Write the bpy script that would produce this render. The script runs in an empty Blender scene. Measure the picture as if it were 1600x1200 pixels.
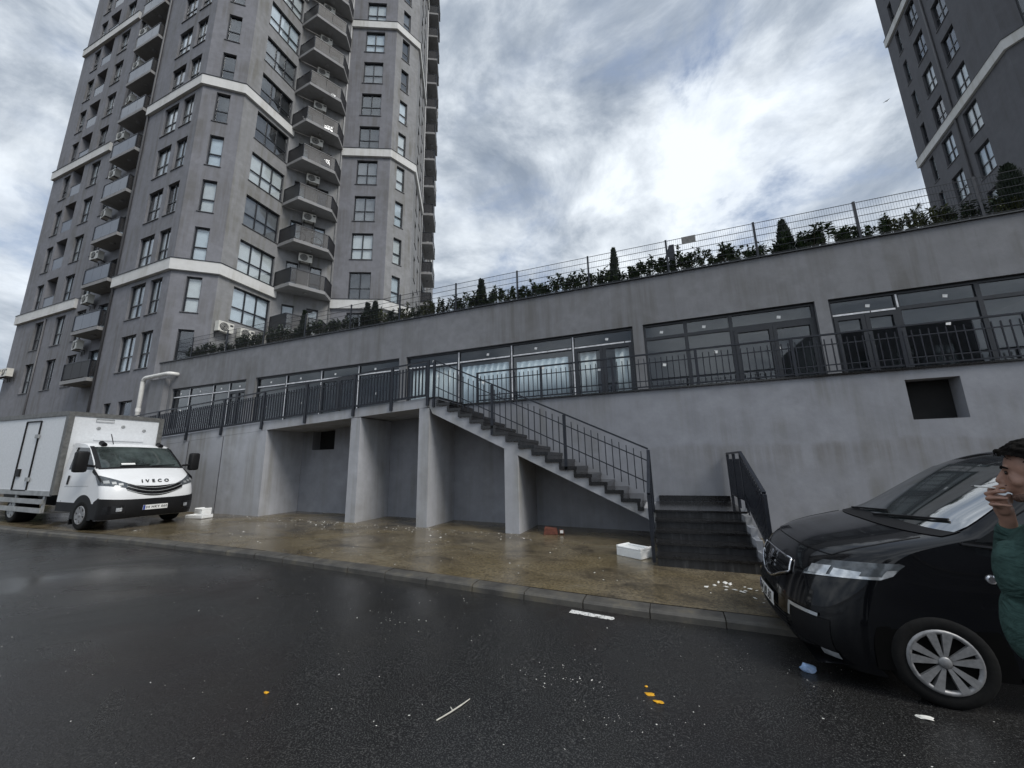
import bpy, bmesh, math, random
from mathutils import Vector, Matrix
from mathutils.bvhtree import BVHTree
from math import radians, sin, cos, pi, atan2, hypot

scene = bpy.context.scene
col = scene.collection
random.seed(7)

# ------------------------------------------------------------------ camera
cam_d = bpy.data.cameras.new('camera')
cam_d.sensor_width = 36.0
cam_d.lens = 36.0 * 603.0 / 1600.0
cam_d.clip_start = 0.05
cam_d.clip_end = 3000
cam = bpy.data.objects.new('camera', cam_d)
col.objects.link(cam)
cam.matrix_world = Matrix(((0.933347, 0.090375, 0.347413, 0.0),
                           (0.358447, -0.182147, -0.915608, 0.0),
                           (-0.019468, 0.979109, -0.202401, 1.65),
                           (0, 0, 0, 1)))
scene.camera = cam

# ------------------------------------------------------------------ view
scene.view_settings.view_transform = 'Standard'
scene.view_settings.look = 'None'
scene.view_settings.gamma = 1.0
scene.view_settings.exposure = 0.75
scene.view_settings.use_curve_mapping = False
scene.cycles.max_bounces = 8
scene.cycles.transparent_max_bounces = 24
scene.cycles.caustics_reflective = False
scene.cycles.caustics_refractive = False
scene.cycles.sample_clamp_indirect = 4.0
scene.cycles.use_denoising = True

# ------------------------------------------------------------------ sky and sun
SUN_AZ = radians(110.0)      # measured from +Y towards +X
SUN_EL = radians(46.0)
SUN_DIR = Vector((sin(SUN_AZ) * cos(SUN_EL), cos(SUN_AZ) * cos(SUN_EL), sin(SUN_EL)))

world = bpy.data.worlds.new('World')
scene.world = world
world.use_nodes = True
wn, wl = world.node_tree.nodes, world.node_tree.links
wn.clear()


def N(nodes, kind, **kw):
    n = nodes.new(kind)
    for k, v in kw.items():
        if k.startswith('i_'):
            n.inputs[k[2:].replace('_', ' ')].default_value = v
        else:
            setattr(n, k, v)
    return n


def math_node(nodes, links, op, a, b=None, clamp=False):
    n = nodes.new('ShaderNodeMath')
    n.operation = op
    n.use_clamp = clamp
    for i, v in enumerate((a, b)):
        if v is None:
            continue
        if isinstance(v, (int, float)):
            n.inputs[i].default_value = v
        else:
            links.new(v, n.inputs[i])
    return n.outputs[0]


def ramp(nodes, links, fac, stops):
    n = nodes.new('ShaderNodeValToRGB')
    el = n.color_ramp.elements
    while len(el) > len(stops):
        el.remove(el[-1])
    while len(el) < len(stops):
        el.new(0.5)
    for e, (p, c) in zip(el, stops):
        e.position = p
        e.color = c if len(c) == 4 else (*c, 1)
    links.new(fac, n.inputs[0])
    return n.outputs[0]


def mixc(nodes, links, fac, a, b, blend='MIX'):
    n = nodes.new('ShaderNodeMix')
    n.data_type = 'RGBA'
    n.blend_type = blend
    n.clamp_factor = True
    for idx, v in ((0, fac), (6, a), (7, b)):
        if isinstance(v, (int, float)):
            n.inputs[idx].default_value = v
        elif isinstance(v, tuple):
            n.inputs[idx].default_value = v if len(v) == 4 else (*v, 1)
        else:
            links.new(v, n.inputs[idx])
    return n.outputs[2]


sky = N(wn, 'ShaderNodeTexSky', sky_type='NISHITA', sun_disc=False, sun_elevation=SUN_EL,
        sun_rotation=SUN_AZ, altitude=50.0, air_density=1.0, dust_density=1.5, ozone_density=1.2)
tc = N(wn, 'ShaderNodeTexCoord')
sep = N(wn, 'ShaderNodeSeparateXYZ')
wl.new(tc.outputs['Generated'], sep.inputs[0])
mp = N(wn, 'ShaderNodeMapping')
mp.inputs['Location'].default_value = (-4.0, 6.0, 3.0)
mp.inputs['Rotation'].default_value = (0, 0, radians(20))
mp.inputs['Scale'].default_value = (1.0, 1.0, 1.7)
wl.new(tc.outputs['Generated'], mp.inputs[0])
n1 = N(wn, 'ShaderNodeTexNoise', i_Scale=3.4, i_Detail=11.0, i_Roughness=0.60, i_Distortion=0.25)
wl.new(mp.outputs[0], n1.inputs['Vector'])
n2 = N(wn, 'ShaderNodeTexNoise', i_Scale=2.6, i_Detail=11.0, i_Roughness=0.60, i_Distortion=0.35)
mp2 = N(wn, 'ShaderNodeMapping')
mp2.inputs['Location'].default_value = (11.3, 4.2, 1.0)
wl.new(mp.outputs[0], mp2.inputs[0])
wl.new(mp2.outputs[0], n2.inputs['Vector'])
cover = ramp(wn, wl, n1.outputs['Fac'], [(0.29, (0, 0, 0)), (0.41, (0.8, 0.8, 0.8)), (0.50, (1, 1, 1))])
# sunlight scattered forward through the cloud layer
dot = N(wn, 'ShaderNodeVectorMath', operation='DOT_PRODUCT')
nrm = N(wn, 'ShaderNodeVectorMath', operation='NORMALIZE')
wl.new(tc.outputs['Generated'], nrm.inputs[0])
wl.new(nrm.outputs[0], dot.inputs[0])
dot.inputs[1].default_value = SUN_DIR
glow = math_node(wn, wl, 'POWER', math_node(wn, wl, 'MAXIMUM', dot.outputs['Value'], 0.0), 3.0)
thick = ramp(wn, wl, n2.outputs['Fac'], [(0.37, (1, 1, 1)), (0.46, (0.60, 0.60, 0.60)), (0.54, (0.22, 0.22, 0.22)), (0.62, (0.0, 0.0, 0.0))])
ccol = mixc(wn, wl, thick, (1.75, 2.10, 2.62), (5.7, 6.1, 6.5))
gl = math_node(wn, wl, 'MULTIPLY', glow, 0.3)
gadd = math_node(wn, wl, 'ADD', gl, 1.0)
sc = N(wn, 'ShaderNodeVectorMath', operation='SCALE')
wl.new(ccol, sc.inputs[0])
wl.new(gadd, sc.inputs['Scale'])
blue = N(wn, 'ShaderNodeVectorMath', operation='SCALE')
wl.new(mixc(wn, wl, 0.65, sky.outputs[0], (2.3, 2.8, 3.7)), blue.inputs[0])
blue.inputs['Scale'].default_value = 0.95
skymix = mixc(wn, wl, cover, blue.outputs[0], sc.outputs[0])
bg = N(wn, 'ShaderNodeBackground', i_Strength=0.1)
wl.new(skymix, bg.inputs[0])
wo = N(wn, 'ShaderNodeOutputWorld')
wl.new(bg.outputs[0], wo.inputs[0])

sun_d = bpy.data.lights.new('sun', 'SUN')
sun_d.energy = 1.3
sun_d.angle = radians(22)
sun_d.color = (1.0, 0.96, 0.90)
sun = bpy.data.objects.new('sun', sun_d)
col.objects.link(sun)
sun.rotation_euler = (-SUN_DIR).to_track_quat('-Z', 'Y').to_euler()

# ------------------------------------------------------------------ materials
M = {}


def newmat(name):
    m = bpy.data.materials.new(name)
    m.use_nodes = True
    n, l = m.node_tree.nodes, m.node_tree.links
    n.clear()
    out = n.new('ShaderNodeOutputMaterial')
    b = n.new('ShaderNodeBsdfPrincipled')
    l.new(b.outputs[0], out.inputs[0])
    M[name] = m
    return m, n, l, b, out


def worldpos(n, l, scale=(1, 1, 1), rot=(0, 0, 0), loc=(0, 0, 0)):
    g = n.new('ShaderNodeNewGeometry')
    mp = n.new('ShaderNodeMapping')
    mp.inputs['Scale'].default_value = scale
    mp.inputs['Rotation'].default_value = rot
    mp.inputs['Location'].default_value = loc
    l.new(g.outputs['Position'], mp.inputs[0])
    return mp.outputs[0]


def noise(n, l, vec, scale, detail=5.0, rough=0.55, dist=0.0):
    t = N(n, 'ShaderNodeTexNoise', i_Scale=scale, i_Detail=detail, i_Roughness=rough, i_Distortion=dist)
    l.new(vec, t.inputs['Vector'])
    return t.outputs['Fac']


def bump(n, l, b, h, strength=0.3, dist=0.01):
    bp = N(n, 'ShaderNodeBump', i_Strength=strength, i_Distance=dist)
    l.new(h, bp.inputs['Height'])
    l.new(bp.outputs[0], b.inputs['Normal'])


def simple(name, c, rough=0.6, metal=0.0, var=0.15, scale=6.0, spec=0.5, coat=0.0, bmp=0.0):
    m, n, l, b, o = newmat(name)
    p = worldpos(n, l)
    f = noise(n, l, p, scale)
    lo = tuple(max(0, x * (1 - var)) for x in c)
    hi = tuple(min(1, x * (1 + var)) for x in c)
    l.new(ramp(n, l, f, [(0.3, lo), (0.7, hi)]), b.inputs['Base Color'])
    b.inputs['Roughness'].default_value = rough
    b.inputs['Metallic'].default_value = metal
    b.inputs['Specular IOR Level'].default_value = spec
    b.inputs['Coat Weight'].default_value = coat
    b.inputs['Coat Roughness'].default_value = 0.03
    if bmp:
        bump(n, l, b, noise(n, l, p, scale * 12), bmp, 0.004)
    return m


def render_wall(name, c, stain=(0.55, 0.52, 0.42), streak=0.5, rough=0.85, patch=0.25, tide=False):
    """painted cement render: blotches, rain streaks, trowel grain"""
    m, n, l, b, o = newmat(name)
    p = worldpos(n, l)
    big = noise(n, l, p, 0.55, 6, 0.6, 0.4)
    mid = noise(n, l, p, 3.0, 5, 0.6)
    ps = worldpos(n, l, (2.6, 2.6, 0.16))
    st = noise(n, l, ps, 1.3, 6, 0.6)
    stm = ramp(n, l, st, [(0.44, (0, 0, 0)), (0.62, (1, 1, 1))])
    sb = ramp(n, l, big, [(0.38, (0, 0, 0)), (0.60, (1, 1, 1))])
    smask = math_node(n, l, 'MULTIPLY', math_node(n, l, 'MULTIPLY', stm, sb), streak)
    lo = tuple(x * (1 - patch) for x in c)
    hi = tuple(x * (1 + patch * 0.6) for x in c)
    base = mixc(n, l, ramp(n, l, mid, [(0.3, (0, 0, 0)), (0.7, (1, 1, 1))]), lo, hi)
    base = mixc(n, l, math_node(n, l, 'MULTIPLY', sb, 0.5), base, tuple(x * 0.86 for x in c))
    dark = tuple(x * y for x, y in zip(c, stain))
    base = mixc(n, l, smask, base, dark)
    if tide:
        # old run-off stain left across the wall at about head height, with drips below it
        sx = n.new('ShaderNodeSeparateXYZ')
        l.new(p, sx.inputs[0])
        wob = math_node(n, l, 'MULTIPLY', noise(n, l, p, 0.8, 4), 0.35)
        zz = math_node(n, l, 'ADD', sx.outputs[2], wob)
        f01 = math_node(n, l, 'DIVIDE', zz, 4.0)
        bnd = ramp(n, l, f01, [(0.33, (0, 0, 0)), (0.50, (1, 1, 1)), (0.525, (0.75, 0.75, 0.75)), (0.545, (0, 0, 0))])
        side = ramp(n, l, math_node(n, l, 'MULTIPLY', math_node(n, l, 'ADD', sx.outputs[0], 1.0), 0.25, True), [(0.0, (0, 0, 0)), (0.5, (1, 1, 1))])
        drip = ramp(n, l, noise(n, l, worldpos(n, l, (5.0, 5.0, 0.22)), 1.2, 5, 0.6), [(0.38, (0.15, 0.15, 0.15)), (0.62, (1, 1, 1))])
        msk = math_node(n, l, 'MULTIPLY', math_node(n, l, 'MULTIPLY', bnd, side), math_node(n, l, 'MULTIPLY', drip, 0.55))
        base = mixc(n, l, msk, base, tuple(x * y for x, y in zip(c, (0.55, 0.50, 0.42))))
    l.new(base, b.inputs['Base Color'])
    b.inputs['Roughness'].default_value = rough
    b.inputs['Specular IOR Level'].default_value = 0.3
    f1 = noise(n, l, p, 55, 4, 0.7)
    f2 = noise(n, l, p, 9, 4, 0.6)
    bump(n, l, b, math_node(n, l, 'ADD', math_node(n, l, 'MULTIPLY', f1, 0.5), f2), 0.35, 0.008)
    return m


render_wall('wall_lower', (0.285, 0.295, 0.325), patch=0.15, streak=0.5, tide=True)
render_wall('wall_fascia', (0.225, 0.229, 0.243), patch=0.16, streak=0.7, stain=(0.60, 0.58, 0.52))
render_wall('wall_concrete', (0.42, 0.43, 0.46), patch=0.15, streak=0.6)
render_wall('wall_tower', (0.222, 0.225, 0.247), streak=0.55, patch=0.16)
render_wall('wall_tower_lit', (0.275, 0.277, 0.284), streak=0.6, patch=0.18)  # same tower render, lightened in colour for the faces turned to the light
render_wall('wall_tower_far', (0.135, 0.137, 0.15), streak=0.25, patch=0.1)
render_wall('band_white', (0.68, 0.68, 0.67), streak=0.35, patch=0.06)
render_wall('slab_grey', (0.30, 0.30, 0.305), streak=0.3, patch=0.1)
render_wall('shop_inside', (0.26, 0.27, 0.265), streak=0.1, patch=0.1)
simple('frame_dark', (0.018, 0.021, 0.027), 0.4, 0.0, 0.2)
simple('rail_dark', (0.016, 0.019, 0.027), 0.38, 0.2, 0.25, 9.0)
simple('stone_black', (0.015, 0.0145, 0.015), 0.13, 0.0, 0.4, 14.0, bmp=0.06)
simple('tape_white', (0.72, 0.73, 0.75), 0.4, 0.0, 0.25, 9.0)
simple('sticker', (0.85, 0.85, 0.83), 0.5, 0.0, 0.04)
simple('ac_white', (0.66, 0.65, 0.60), 0.45, 0.0, 0.1, 5.0)
simple('ac_dark', (0.03, 0.03, 0.032), 0.5)
simple('pipe_white', (0.74, 0.73, 0.70), 0.4, 0.0, 0.12, 3.0)
simple('pipe_grey', (0.10, 0.10, 0.107), 0.5, 0.0, 0.1)
simple('pipe_pale', (0.42, 0.42, 0.42), 0.5, 0.0, 0.1)
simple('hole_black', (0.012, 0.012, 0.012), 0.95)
simple('blind_dark', (0.022, 0.024, 0.028), 0.7)  # flat dark tone standing in for unlit rooms behind uncurtained windows
simple('tyre', (0.009, 0.009, 0.009), 0.8, 0.0, 0.3, 30, spec=0.2)
simple('black_plastic', (0.010, 0.010, 0.011), 0.55, 0.0, 0.2, spec=0.25)
simple('black_gloss', (0.010, 0.010, 0.011), 0.12)
simple('arch_black', (0.004, 0.004, 0.004), 0.9, spec=0.05)
simple('alloy', (0.30, 0.30, 0.305), 0.45, 0.5, 0.2, 30)
simple('chrome', (0.75, 0.75, 0.77), 0.12, 1.0, 0.03)
simple('silver', (0.40, 0.41, 0.41), 0.45, 0.5, 0.12)
simple('lamp_lens', (0.62, 0.64, 0.66), 0.1, 0.6, 0.2, 25)
simple('lamp_dark', (0.10, 0.11, 0.12), 0.1, 0.3, 0.3, 25)
simple('plate_white', (0.82, 0.82, 0.80), 0.4, 0.0, 0.03)
simple('plate_blue', (0.03, 0.06, 0.30), 0.4)
simple('letter_black', (0.012, 0.012, 0.012), 0.5)
simple('truck_white', (0.80, 0.81, 0.82), 0.28, 0.0, 0.05, 2.0, coat=0.4)
simple('box_white', (0.70, 0.72, 0.74), 0.42, 0.0, 0.06, 18.0, bmp=0.15)
simple('box_trim', (0.13, 0.13, 0.125), 0.5, 0.1, 0.3, 12)
simple('truck_skirt', (0.36, 0.37, 0.37), 0.5, 0.3, 0.2, 6)
simple('styrofoam', (0.86, 0.87, 0.86), 0.8, 0.0, 0.04, 30, bmp=0.3)
simple('brick_red', (0.13, 0.045, 0.03), 0.9, 0.0, 0.4, 20, bmp=0.4)
simple('yellow_peel', (0.70, 0.36, 0.015), 0.5, 0.0, 0.3, 40)
simple('twig', (0.52, 0.50, 0.44), 0.7, 0.0, 0.2, 30)
simple('bottle_blue', (0.30, 0.42, 0.62), 0.15, 0.0, 0.3, 40)
simple('litter_white', (0.72, 0.71, 0.67), 0.8, 0.0, 0.25, 8)
simple('skin', (0.36, 0.205, 0.15), 0.5, 0.0, 0.14, 28)
simple('hair', (0.008, 0.0065, 0.0055), 0.8, 0.0, 0.6, 90, spec=0.12, bmp=1.0)
simple('stubble', (0.17, 0.10, 0.075), 0.8, 0.0, 0.4, 160, bmp=0.5)
simple('hoodie', (0.050, 0.092, 0.083), 0.95, 0.0, 0.22, 45, spec=0.1, bmp=0.6)
_n, _l = M['hoodie'].node_tree.nodes, M['hoodie'].node_tree.links
_b = _n['Principled BSDF']
_h = math_node(_n, _l, 'ADD', math_node(_n, _l, 'MULTIPLY', noise(_n, _l, worldpos(_n, _l, (1, 1, 2.2), (0.5, 0.2, 0)), 9, 3, 0.5, 1.2), 1.0),
               math_node(_n, _l, 'MULTIPLY', noise(_n, _l, worldpos(_n, _l), 260, 2), 0.05))
bump(_n, _l, _b, _h, 0.7, 0.035)
simple('trousers', (0.02, 0.022, 0.028), 0.9, 0.0, 0.2, 40)
simple('shoe', (0.05, 0.05, 0.05), 0.6)
simple('eye', (0.03, 0.02, 0.015), 0.15)
simple('cigarette', (0.85, 0.84, 0.80), 0.7, 0.0, 0.03)
simple('cigarette_filter', (0.62, 0.30, 0.10), 0.7)
simple('bark', (0.06, 0.045, 0.03), 0.9, 0.0, 0.3, 20)
simple('leaf_laurel', (0.058, 0.092, 0.034), 0.45, 0.0, 0.55, 9)
simple('leaf_dark', (0.030, 0.050, 0.023), 0.5, 0.0, 0.5, 9)
simple('leaf_olive', (0.085, 0.100, 0.034), 0.5, 0.0, 0.5, 9)
simple('leaf_conifer', (0.018, 0.030, 0.016), 0.6, 0.0, 0.5, 12)
simple('roof_tile', (0.085, 0.065, 0.045), 0.8, 0.0, 0.3, 6)
simple('roof_green', (0.09, 0.10, 0.075), 0.8, 0.0, 0.3, 6)
simple('sign_grey', (0.16, 0.16, 0.155), 0.6, 0.0, 0.3, 20)
simple('lamp_post', (0.42, 0.42, 0.40), 0.5, 0.0, 0.1)
simple('curtain_white', (0.80, 0.84, 0.83), 0.9, 0.0, 0.06, 3)
simple('curtain_blue', (0.74, 0.83, 0.88), 0.9, 0.0, 0.08, 3)
simple('curtain_dim', (0.22, 0.23, 0.24), 0.9, 0.0, 0.15, 3)
simple('soil', (0.05, 0.04, 0.03), 0.95)
simple('deck_concrete', (0.25, 0.25, 0.24), 0.9)


def glass_mat(name, ior, tint, rough=0.01, wob=0.0):
    m, n, l, b, o = newmat(name)
    n.remove(b)
    f0 = ((ior - 1) / (ior + 1)) ** 2
    fr = N(n, 'ShaderNodeLayerWeight', i_Blend=0.5)
    fac = math_node(n, l, 'ADD', math_node(n, l, 'MULTIPLY', math_node(n, l, 'POWER', fr.outputs['Facing'], 5.0), 1 - f0), f0)
    tr = N(n, 'ShaderNodeBsdfTransparent')
    tr.inputs[0].default_value = (*tint, 1)
    gl = N(n, 'ShaderNodeBsdfGlossy', i_Roughness=rough)
    gl.inputs[0].default_value = (0.95, 0.97, 1, 1)
    mx = N(n, 'ShaderNodeMixShader')
    l.new(fac, mx.inputs[0])
    l.new(tr.outputs[0], mx.inputs[1])
    l.new(gl.outputs[0], mx.inputs[2])
    l.new(mx.outputs[0], o.inputs[0])
    if wob:
        p = worldpos(n, l)
        bp = N(n, 'ShaderNodeBump', i_Strength=wob, i_Distance=0.02)
        l.new(noise(n, l, p, 0.9, 2), bp.inputs['Height'])
        l.new(bp.outputs[0], gl.inputs['Normal'])
        l.new(bp.outputs[0], fr.inputs['Normal'])
    return m


glass_mat('glass_tower', 1.75, (0.91, 0.925, 0.935), 0.01, 0.04)
glass_mat('glass_shop', 1.6, (0.87, 0.895, 0.905), 0.02, 0.06)
glass_mat('glass_car', 1.6, (0.28, 0.31, 0.31), 0.02, 0.0)
glass_mat('glass_truck', 1.6, (0.50, 0.56, 0.55), 0.02, 0.0)


def screen_mat(name, c, alpha, rough=0.5):
    """fine perforated or tinted balcony panel"""
    m, n, l, b, o = newmat(name)
    b.inputs['Base Color'].default_value = (*c, 1)
    b.inputs['Roughness'].default_value = rough
    tr = N(n, 'ShaderNodeBsdfTransparent')
    mx = N(n, 'ShaderNodeMixShader')
    mx.inputs[0].default_value = alpha
    l.new(tr.outputs[0], mx.inputs[1])
    l.new(b.outputs[0], mx.inputs[2])
    l.new(mx.outputs[0], o.inputs[0])


screen_mat('panel_perforated', (0.035, 0.035, 0.038), 0.5)
screen_mat('panel_side', (0.02, 0.02, 0.023), 0.8)
screen_mat('panel_tinted', (0.17, 0.19, 0.23), 0.86, 0.08)


def asphalt():
    m, n, l, b, o = newmat('asphalt')
    p = worldpos(n, l)
    g = noise(n, l, p, 105, 4, 0.75)
    big = noise(n, l, p, 0.42, 5, 0.55, 0.6)
    mid = noise(n, l, p, 1.9, 5, 0.6, 0.3)
    base = ramp(n, l, g, [(0.34, (0.005, 0.005, 0.0055)), (0.52, (0.018, 0.018, 0.0183)), (0.66, (0.085, 0.085, 0.082))])
    red = ramp(n, l, big, [(0.52, (0, 0, 0)), (0.66, (1, 1, 1))])
    base = mixc(n, l, math_node(n, l, 'MULTIPLY', red, 0.55), base, (0.016, 0.0105, 0.010))
    ol = ramp(n, l, mid, [(0.5, (0, 0, 0)), (0.75, (1, 1, 1))])
    base = mixc(n, l, math_node(n, l, 'MULTIPLY', ol, 0.3), base, (0.028, 0.026, 0.022))
    # worn seam of an old trench and stray pale grit
    grit = noise(n, l, p, 38, 2, 0.5)
    gm = ramp(n, l, grit, [(0.735, (0, 0, 0)), (0.76, (1, 1, 1))])
    base = mixc(n, l, math_node(n, l, 'MULTIPLY', gm, 0.6), base, (0.16, 0.155, 0.14))
    l.new(base, b.inputs['Base Color'])
    wet = noise(n, l, p, 0.33, 5, 0.55, 0.8)
    wr = ramp(n, l, wet, [(0.36, (0.11, 0.11, 0.11)), (0.50, (0.22, 0.22, 0.22)), (0.66, (0.40, 0.40, 0.40))])
    l.new(wr, b.inputs['Roughness'])
    b.inputs['Specular IOR Level'].default_value = 0.45
    h = math_node(n, l, 'ADD', g, math_node(n, l, 'MULTIPLY', noise(n, l, p, 45, 3), 0.8))
    bp = N(n, 'ShaderNodeBump', i_Distance=0.006)
    l.new(ramp(n, l, wet, [(0.36, (0.13, 0.13, 0.13)), (0.64, (0.48, 0.48, 0.48))]), bp.inputs['Strength'])
    l.new(h, bp.inputs['Height'])
    l.new(bp.outputs[0], b.inputs['Normal'])


def wet_pavement():
    m, n, l, b, o = newmat('pavement')
    p = worldpos(n, l)
    ps = worldpos(n, l, (0.75, 1.1, 1), (0, 0, radians(20)))
    a = noise(n, l, ps, 1.6, 7, 0.62, 0.8)
    f = noise(n, l, p, 26, 5, 0.7)
    c = noise(n, l, p, 0.6, 4, 0.5, 0.5)
    base = ramp(n, l, a, [(0.28, (0.030, 0.026, 0.021)), (0.43, (0.105, 0.085, 0.056)), (0.58, (0.170, 0.140, 0.092)),
                          (0.76, (0.185, 0.165, 0.125))])
    oc = ramp(n, l, c, [(0.42, (0, 0, 0)), (0.62, (1, 1, 1))])
    base = mixc(n, l, math_node(n, l, 'MULTIPLY', oc, 0.5), base, (0.155, 0.118, 0.055))
    gr = ramp(n, l, f, [(0.32, (0.45, 0.45, 0.45)), (0.66, (1.3, 1.3, 1.3))])
    base = mixc(n, l, 1.0, base, gr, 'MULTIPLY')
    l.new(base, b.inputs['Base Color'])
    w = noise(n, l, ps, 0.8, 5, 0.55, 0.6)
    l.new(ramp(n, l, w, [(0.36, (0.08, 0.08, 0.08)), (0.50, (0.2, 0.2, 0.2)), (0.66, (0.42, 0.42, 0.42))]), b.inputs['Roughness'])
    b.inputs['Specular IOR Level'].default_value = 0.45
    bump(n, l, b, math_node(n, l, 'ADD', f, a), 0.2, 0.012)


def kerb_mat():
    m, n, l, b, o = newmat('kerb_concrete')
    p = worldpos(n, l)
    a = noise(n, l, p, 3.5, 6, 0.65)
    base = ramp(n, l, a, [(0.3, (0.040, 0.038, 0.036)), (0.55, (0.085, 0.080, 0.070)), (0.75, (0.15, 0.13, 0.09))])
    l.new(base, b.inputs['Base Color'])
    b.inputs['Roughness'].default_value = 0.55
    bump(n, l, b, noise(n, l, p, 40, 4, 0.7), 0.4, 0.006)


def riser_mat():
    m, n, l, b, o = newmat('stone_riser')
    st = noise(n, l, worldpos(n, l, (9, 9, 0.8)), 2.2, 6, 0.65)
    l.new(ramp(n, l, st, [(0.40, (0.012, 0.012, 0.013)), (0.58, (0.030, 0.031, 0.034)), (0.72, (0.085, 0.085, 0.085))]), b.inputs['Base Color'])
    b.inputs['Roughness'].default_value = 0.4


riser_mat()
asphalt()
wet_pavement()
kerb_mat()


def paint_mark():
    m, n, l, b, o = newmat('road_paint')
    p = worldpos(n, l)
    f = noise(n, l, p, 34, 4, 0.7)
    l.new(ramp(n, l, f, [(0.40, (0.05, 0.05, 0.05)), (0.47, (0.70, 0.70, 0.68))]), b.inputs['Base Color'])
    b.inputs['Roughness'].default_value = 0.6


paint_mark()


def van_paint():
    m, n, l, b, o = newmat('van_black')
    b.inputs['Base Color'].default_value = (0.0035, 0.0038, 0.005, 1)
    b.inputs['Roughness'].default_value = 0.18
    b.inputs['Coat Weight'].default_value = 0.55
    b.inputs['Specular IOR Level'].default_value = 0.2
    b.inputs['Coat Roughness'].default_value = 0.04
    p = worldpos(n, l)
    bump(n, l, b, noise(n, l, p, 160, 2), 0.03, 0.002)


van_paint()

# ------------------------------------------------------------------ builders
ORG = {}


class MB:
    def __init__(self):
        self.v, self.f = [], []

    def add(self, vs, fs):
        o = len(self.v)
        self.v += [tuple(x) for x in vs]
        self.f += [tuple(i + o for i in f) for f in fs]
        return self

    def hexa(self, p):
        return self.add(p, [(0, 3, 2, 1), (4, 5, 6, 7), (0, 1, 5, 4), (1, 2, 6, 5), (2, 3, 7, 6), (3, 0, 4, 7)])

    def box(self, x0, x1, y0, y1, z0, z1):
        return self.hexa([(x0, y0, z0), (x1, y0, z0), (x1, y1, z0), (x0, y1, z0),
                          (x0, y0, z1), (x1, y0, z1), (x1, y1, z1), (x0, y1, z1)])

    def bar(self, a, b, w, h, up=(0, 0, 1)):
        a, b = Vector(a), Vector(b)
        d = (b - a).normalized()
        u = Vector(up)
        if abs(d.dot(u)) > 0.99:
            u = Vector((0, 1, 0))
        s = d.cross(u).normalized() * (w / 2)
        t = s.cross(d).normalized() * (h / 2)
        return self.hexa([a - s - t, a + s - t, b + s - t, b - s - t, a - s + t, a + s + t, b + s + t, b - s + t])

    def prism_xz(self, poly, y0, y1):
        n = len(poly)
        vs = [(x, y0, z) for x, z in poly] + [(x, y1, z) for x, z in poly]
        fs = [tuple(range(n)), tuple(range(2 * n - 1, n - 1, -1))]
        fs += [(i, i + n, (i + 1) % n + n, (i + 1) % n) for i in range(n)]
        return self.add(vs, fs)

    def prism_xy(self, poly, z0, z1):
        n = len(poly)
        vs = [(x, y, z0) for x, y in poly] + [(x, y, z1) for x, y in poly]
        fs = [tuple(range(n - 1, -1, -1)), tuple(range(n, 2 * n))]
        fs += [(i, (i + 1) % n, (i + 1) % n + n, i + n) for i in range(n)]
        return self.add(vs, fs)

    def tube(self, pts, r, n=8, caps=True):
        pts = [Vector(p) for p in pts]
        rr = r if isinstance(r, (list, tuple)) else [r] * len(pts)
        vs, fs = [], []
        up = Vector((0.31, 0.17, 0.93)).normalized()
        for i, p in enumerate(pts):
            d = (pts[min(i + 1, len(pts) - 1)] - pts[max(i - 1, 0)]).normalized()
            s = d.cross(up)
            if s.length < 1e-3:
                s = d.cross(Vector((1, 0, 0)))
            s.normalize()
            t = s.cross(d)
            for k in range(n):
                a = 2 * pi * k / n
                vs.append(p + (s * cos(a) + t * sin(a)) * rr[i])
        for i in range(len(pts) - 1):
            for k in range(n):
                fs.append((i * n + k, i * n + (k + 1) % n, (i + 1) * n + (k + 1) % n, (i + 1) * n + k))
        if caps:
            fs.append(tuple(range(n - 1, -1, -1)))
            o = (len(pts) - 1) * n
            fs.append(tuple(range(o, o + n)))
        return self.add(vs, fs)

    def lathe(self, prof, c, axis='y', n=24):
        """prof: (radius, offset along axis)"""
        vs, fs = [], []
        for r, h in prof:
            for k in range(n):
                a = 2 * pi * k / n
                if axis == 'y':
                    vs.append((c[0] + r * cos(a), c[1] + h, c[2] + r * sin(a)))
                elif axis == 'x':
                    vs.append((c[0] + h, c[1] + r * cos(a), c[2] + r * sin(a)))
                else:
                    vs.append((c[0] + r * cos(a), c[1] + r * sin(a), c[2] + h))
        for i in range(len(prof) - 1):
            for k in range(n):
                fs.append((i * n + k, i * n + (k + 1) % n, (i + 1) * n + (k + 1) % n, (i + 1) * n + k))
        fs.append(tuple(range(n)))
        o = (len(prof) - 1) * n
        fs.append(tuple(range(o + n - 1, o - 1, -1)))
        return self.add(vs, fs)

    def mesh(self, name, m, smooth=False, fix=True):
        me = bpy.data.meshes.new(name)
        me.from_pydata(self.v, [], self.f)
        if fix:
            bm = bmesh.new()
            bm.from_mesh(me)
            bmesh.ops.recalc_face_normals(bm, faces=bm.faces)
            bm.to_mesh(me)
            bm.free()
        if m:
            me.materials.append(M[m])
        if smooth:
            for p in me.polygons:
                p.use_smooth = True
        return me

    def build(self, name, m, parent=None, smooth=False, fix=True, bevel=0.0):
        if parent is not None:
            o = ORG[parent.name]
            if o.length > 0:
                self.v = [(a - o.x, b - o.y, c - o.z) for a, b, c in self.v]
        return put(name, self.mesh(name, m, smooth, fix), parent, bevel=bevel)


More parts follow.
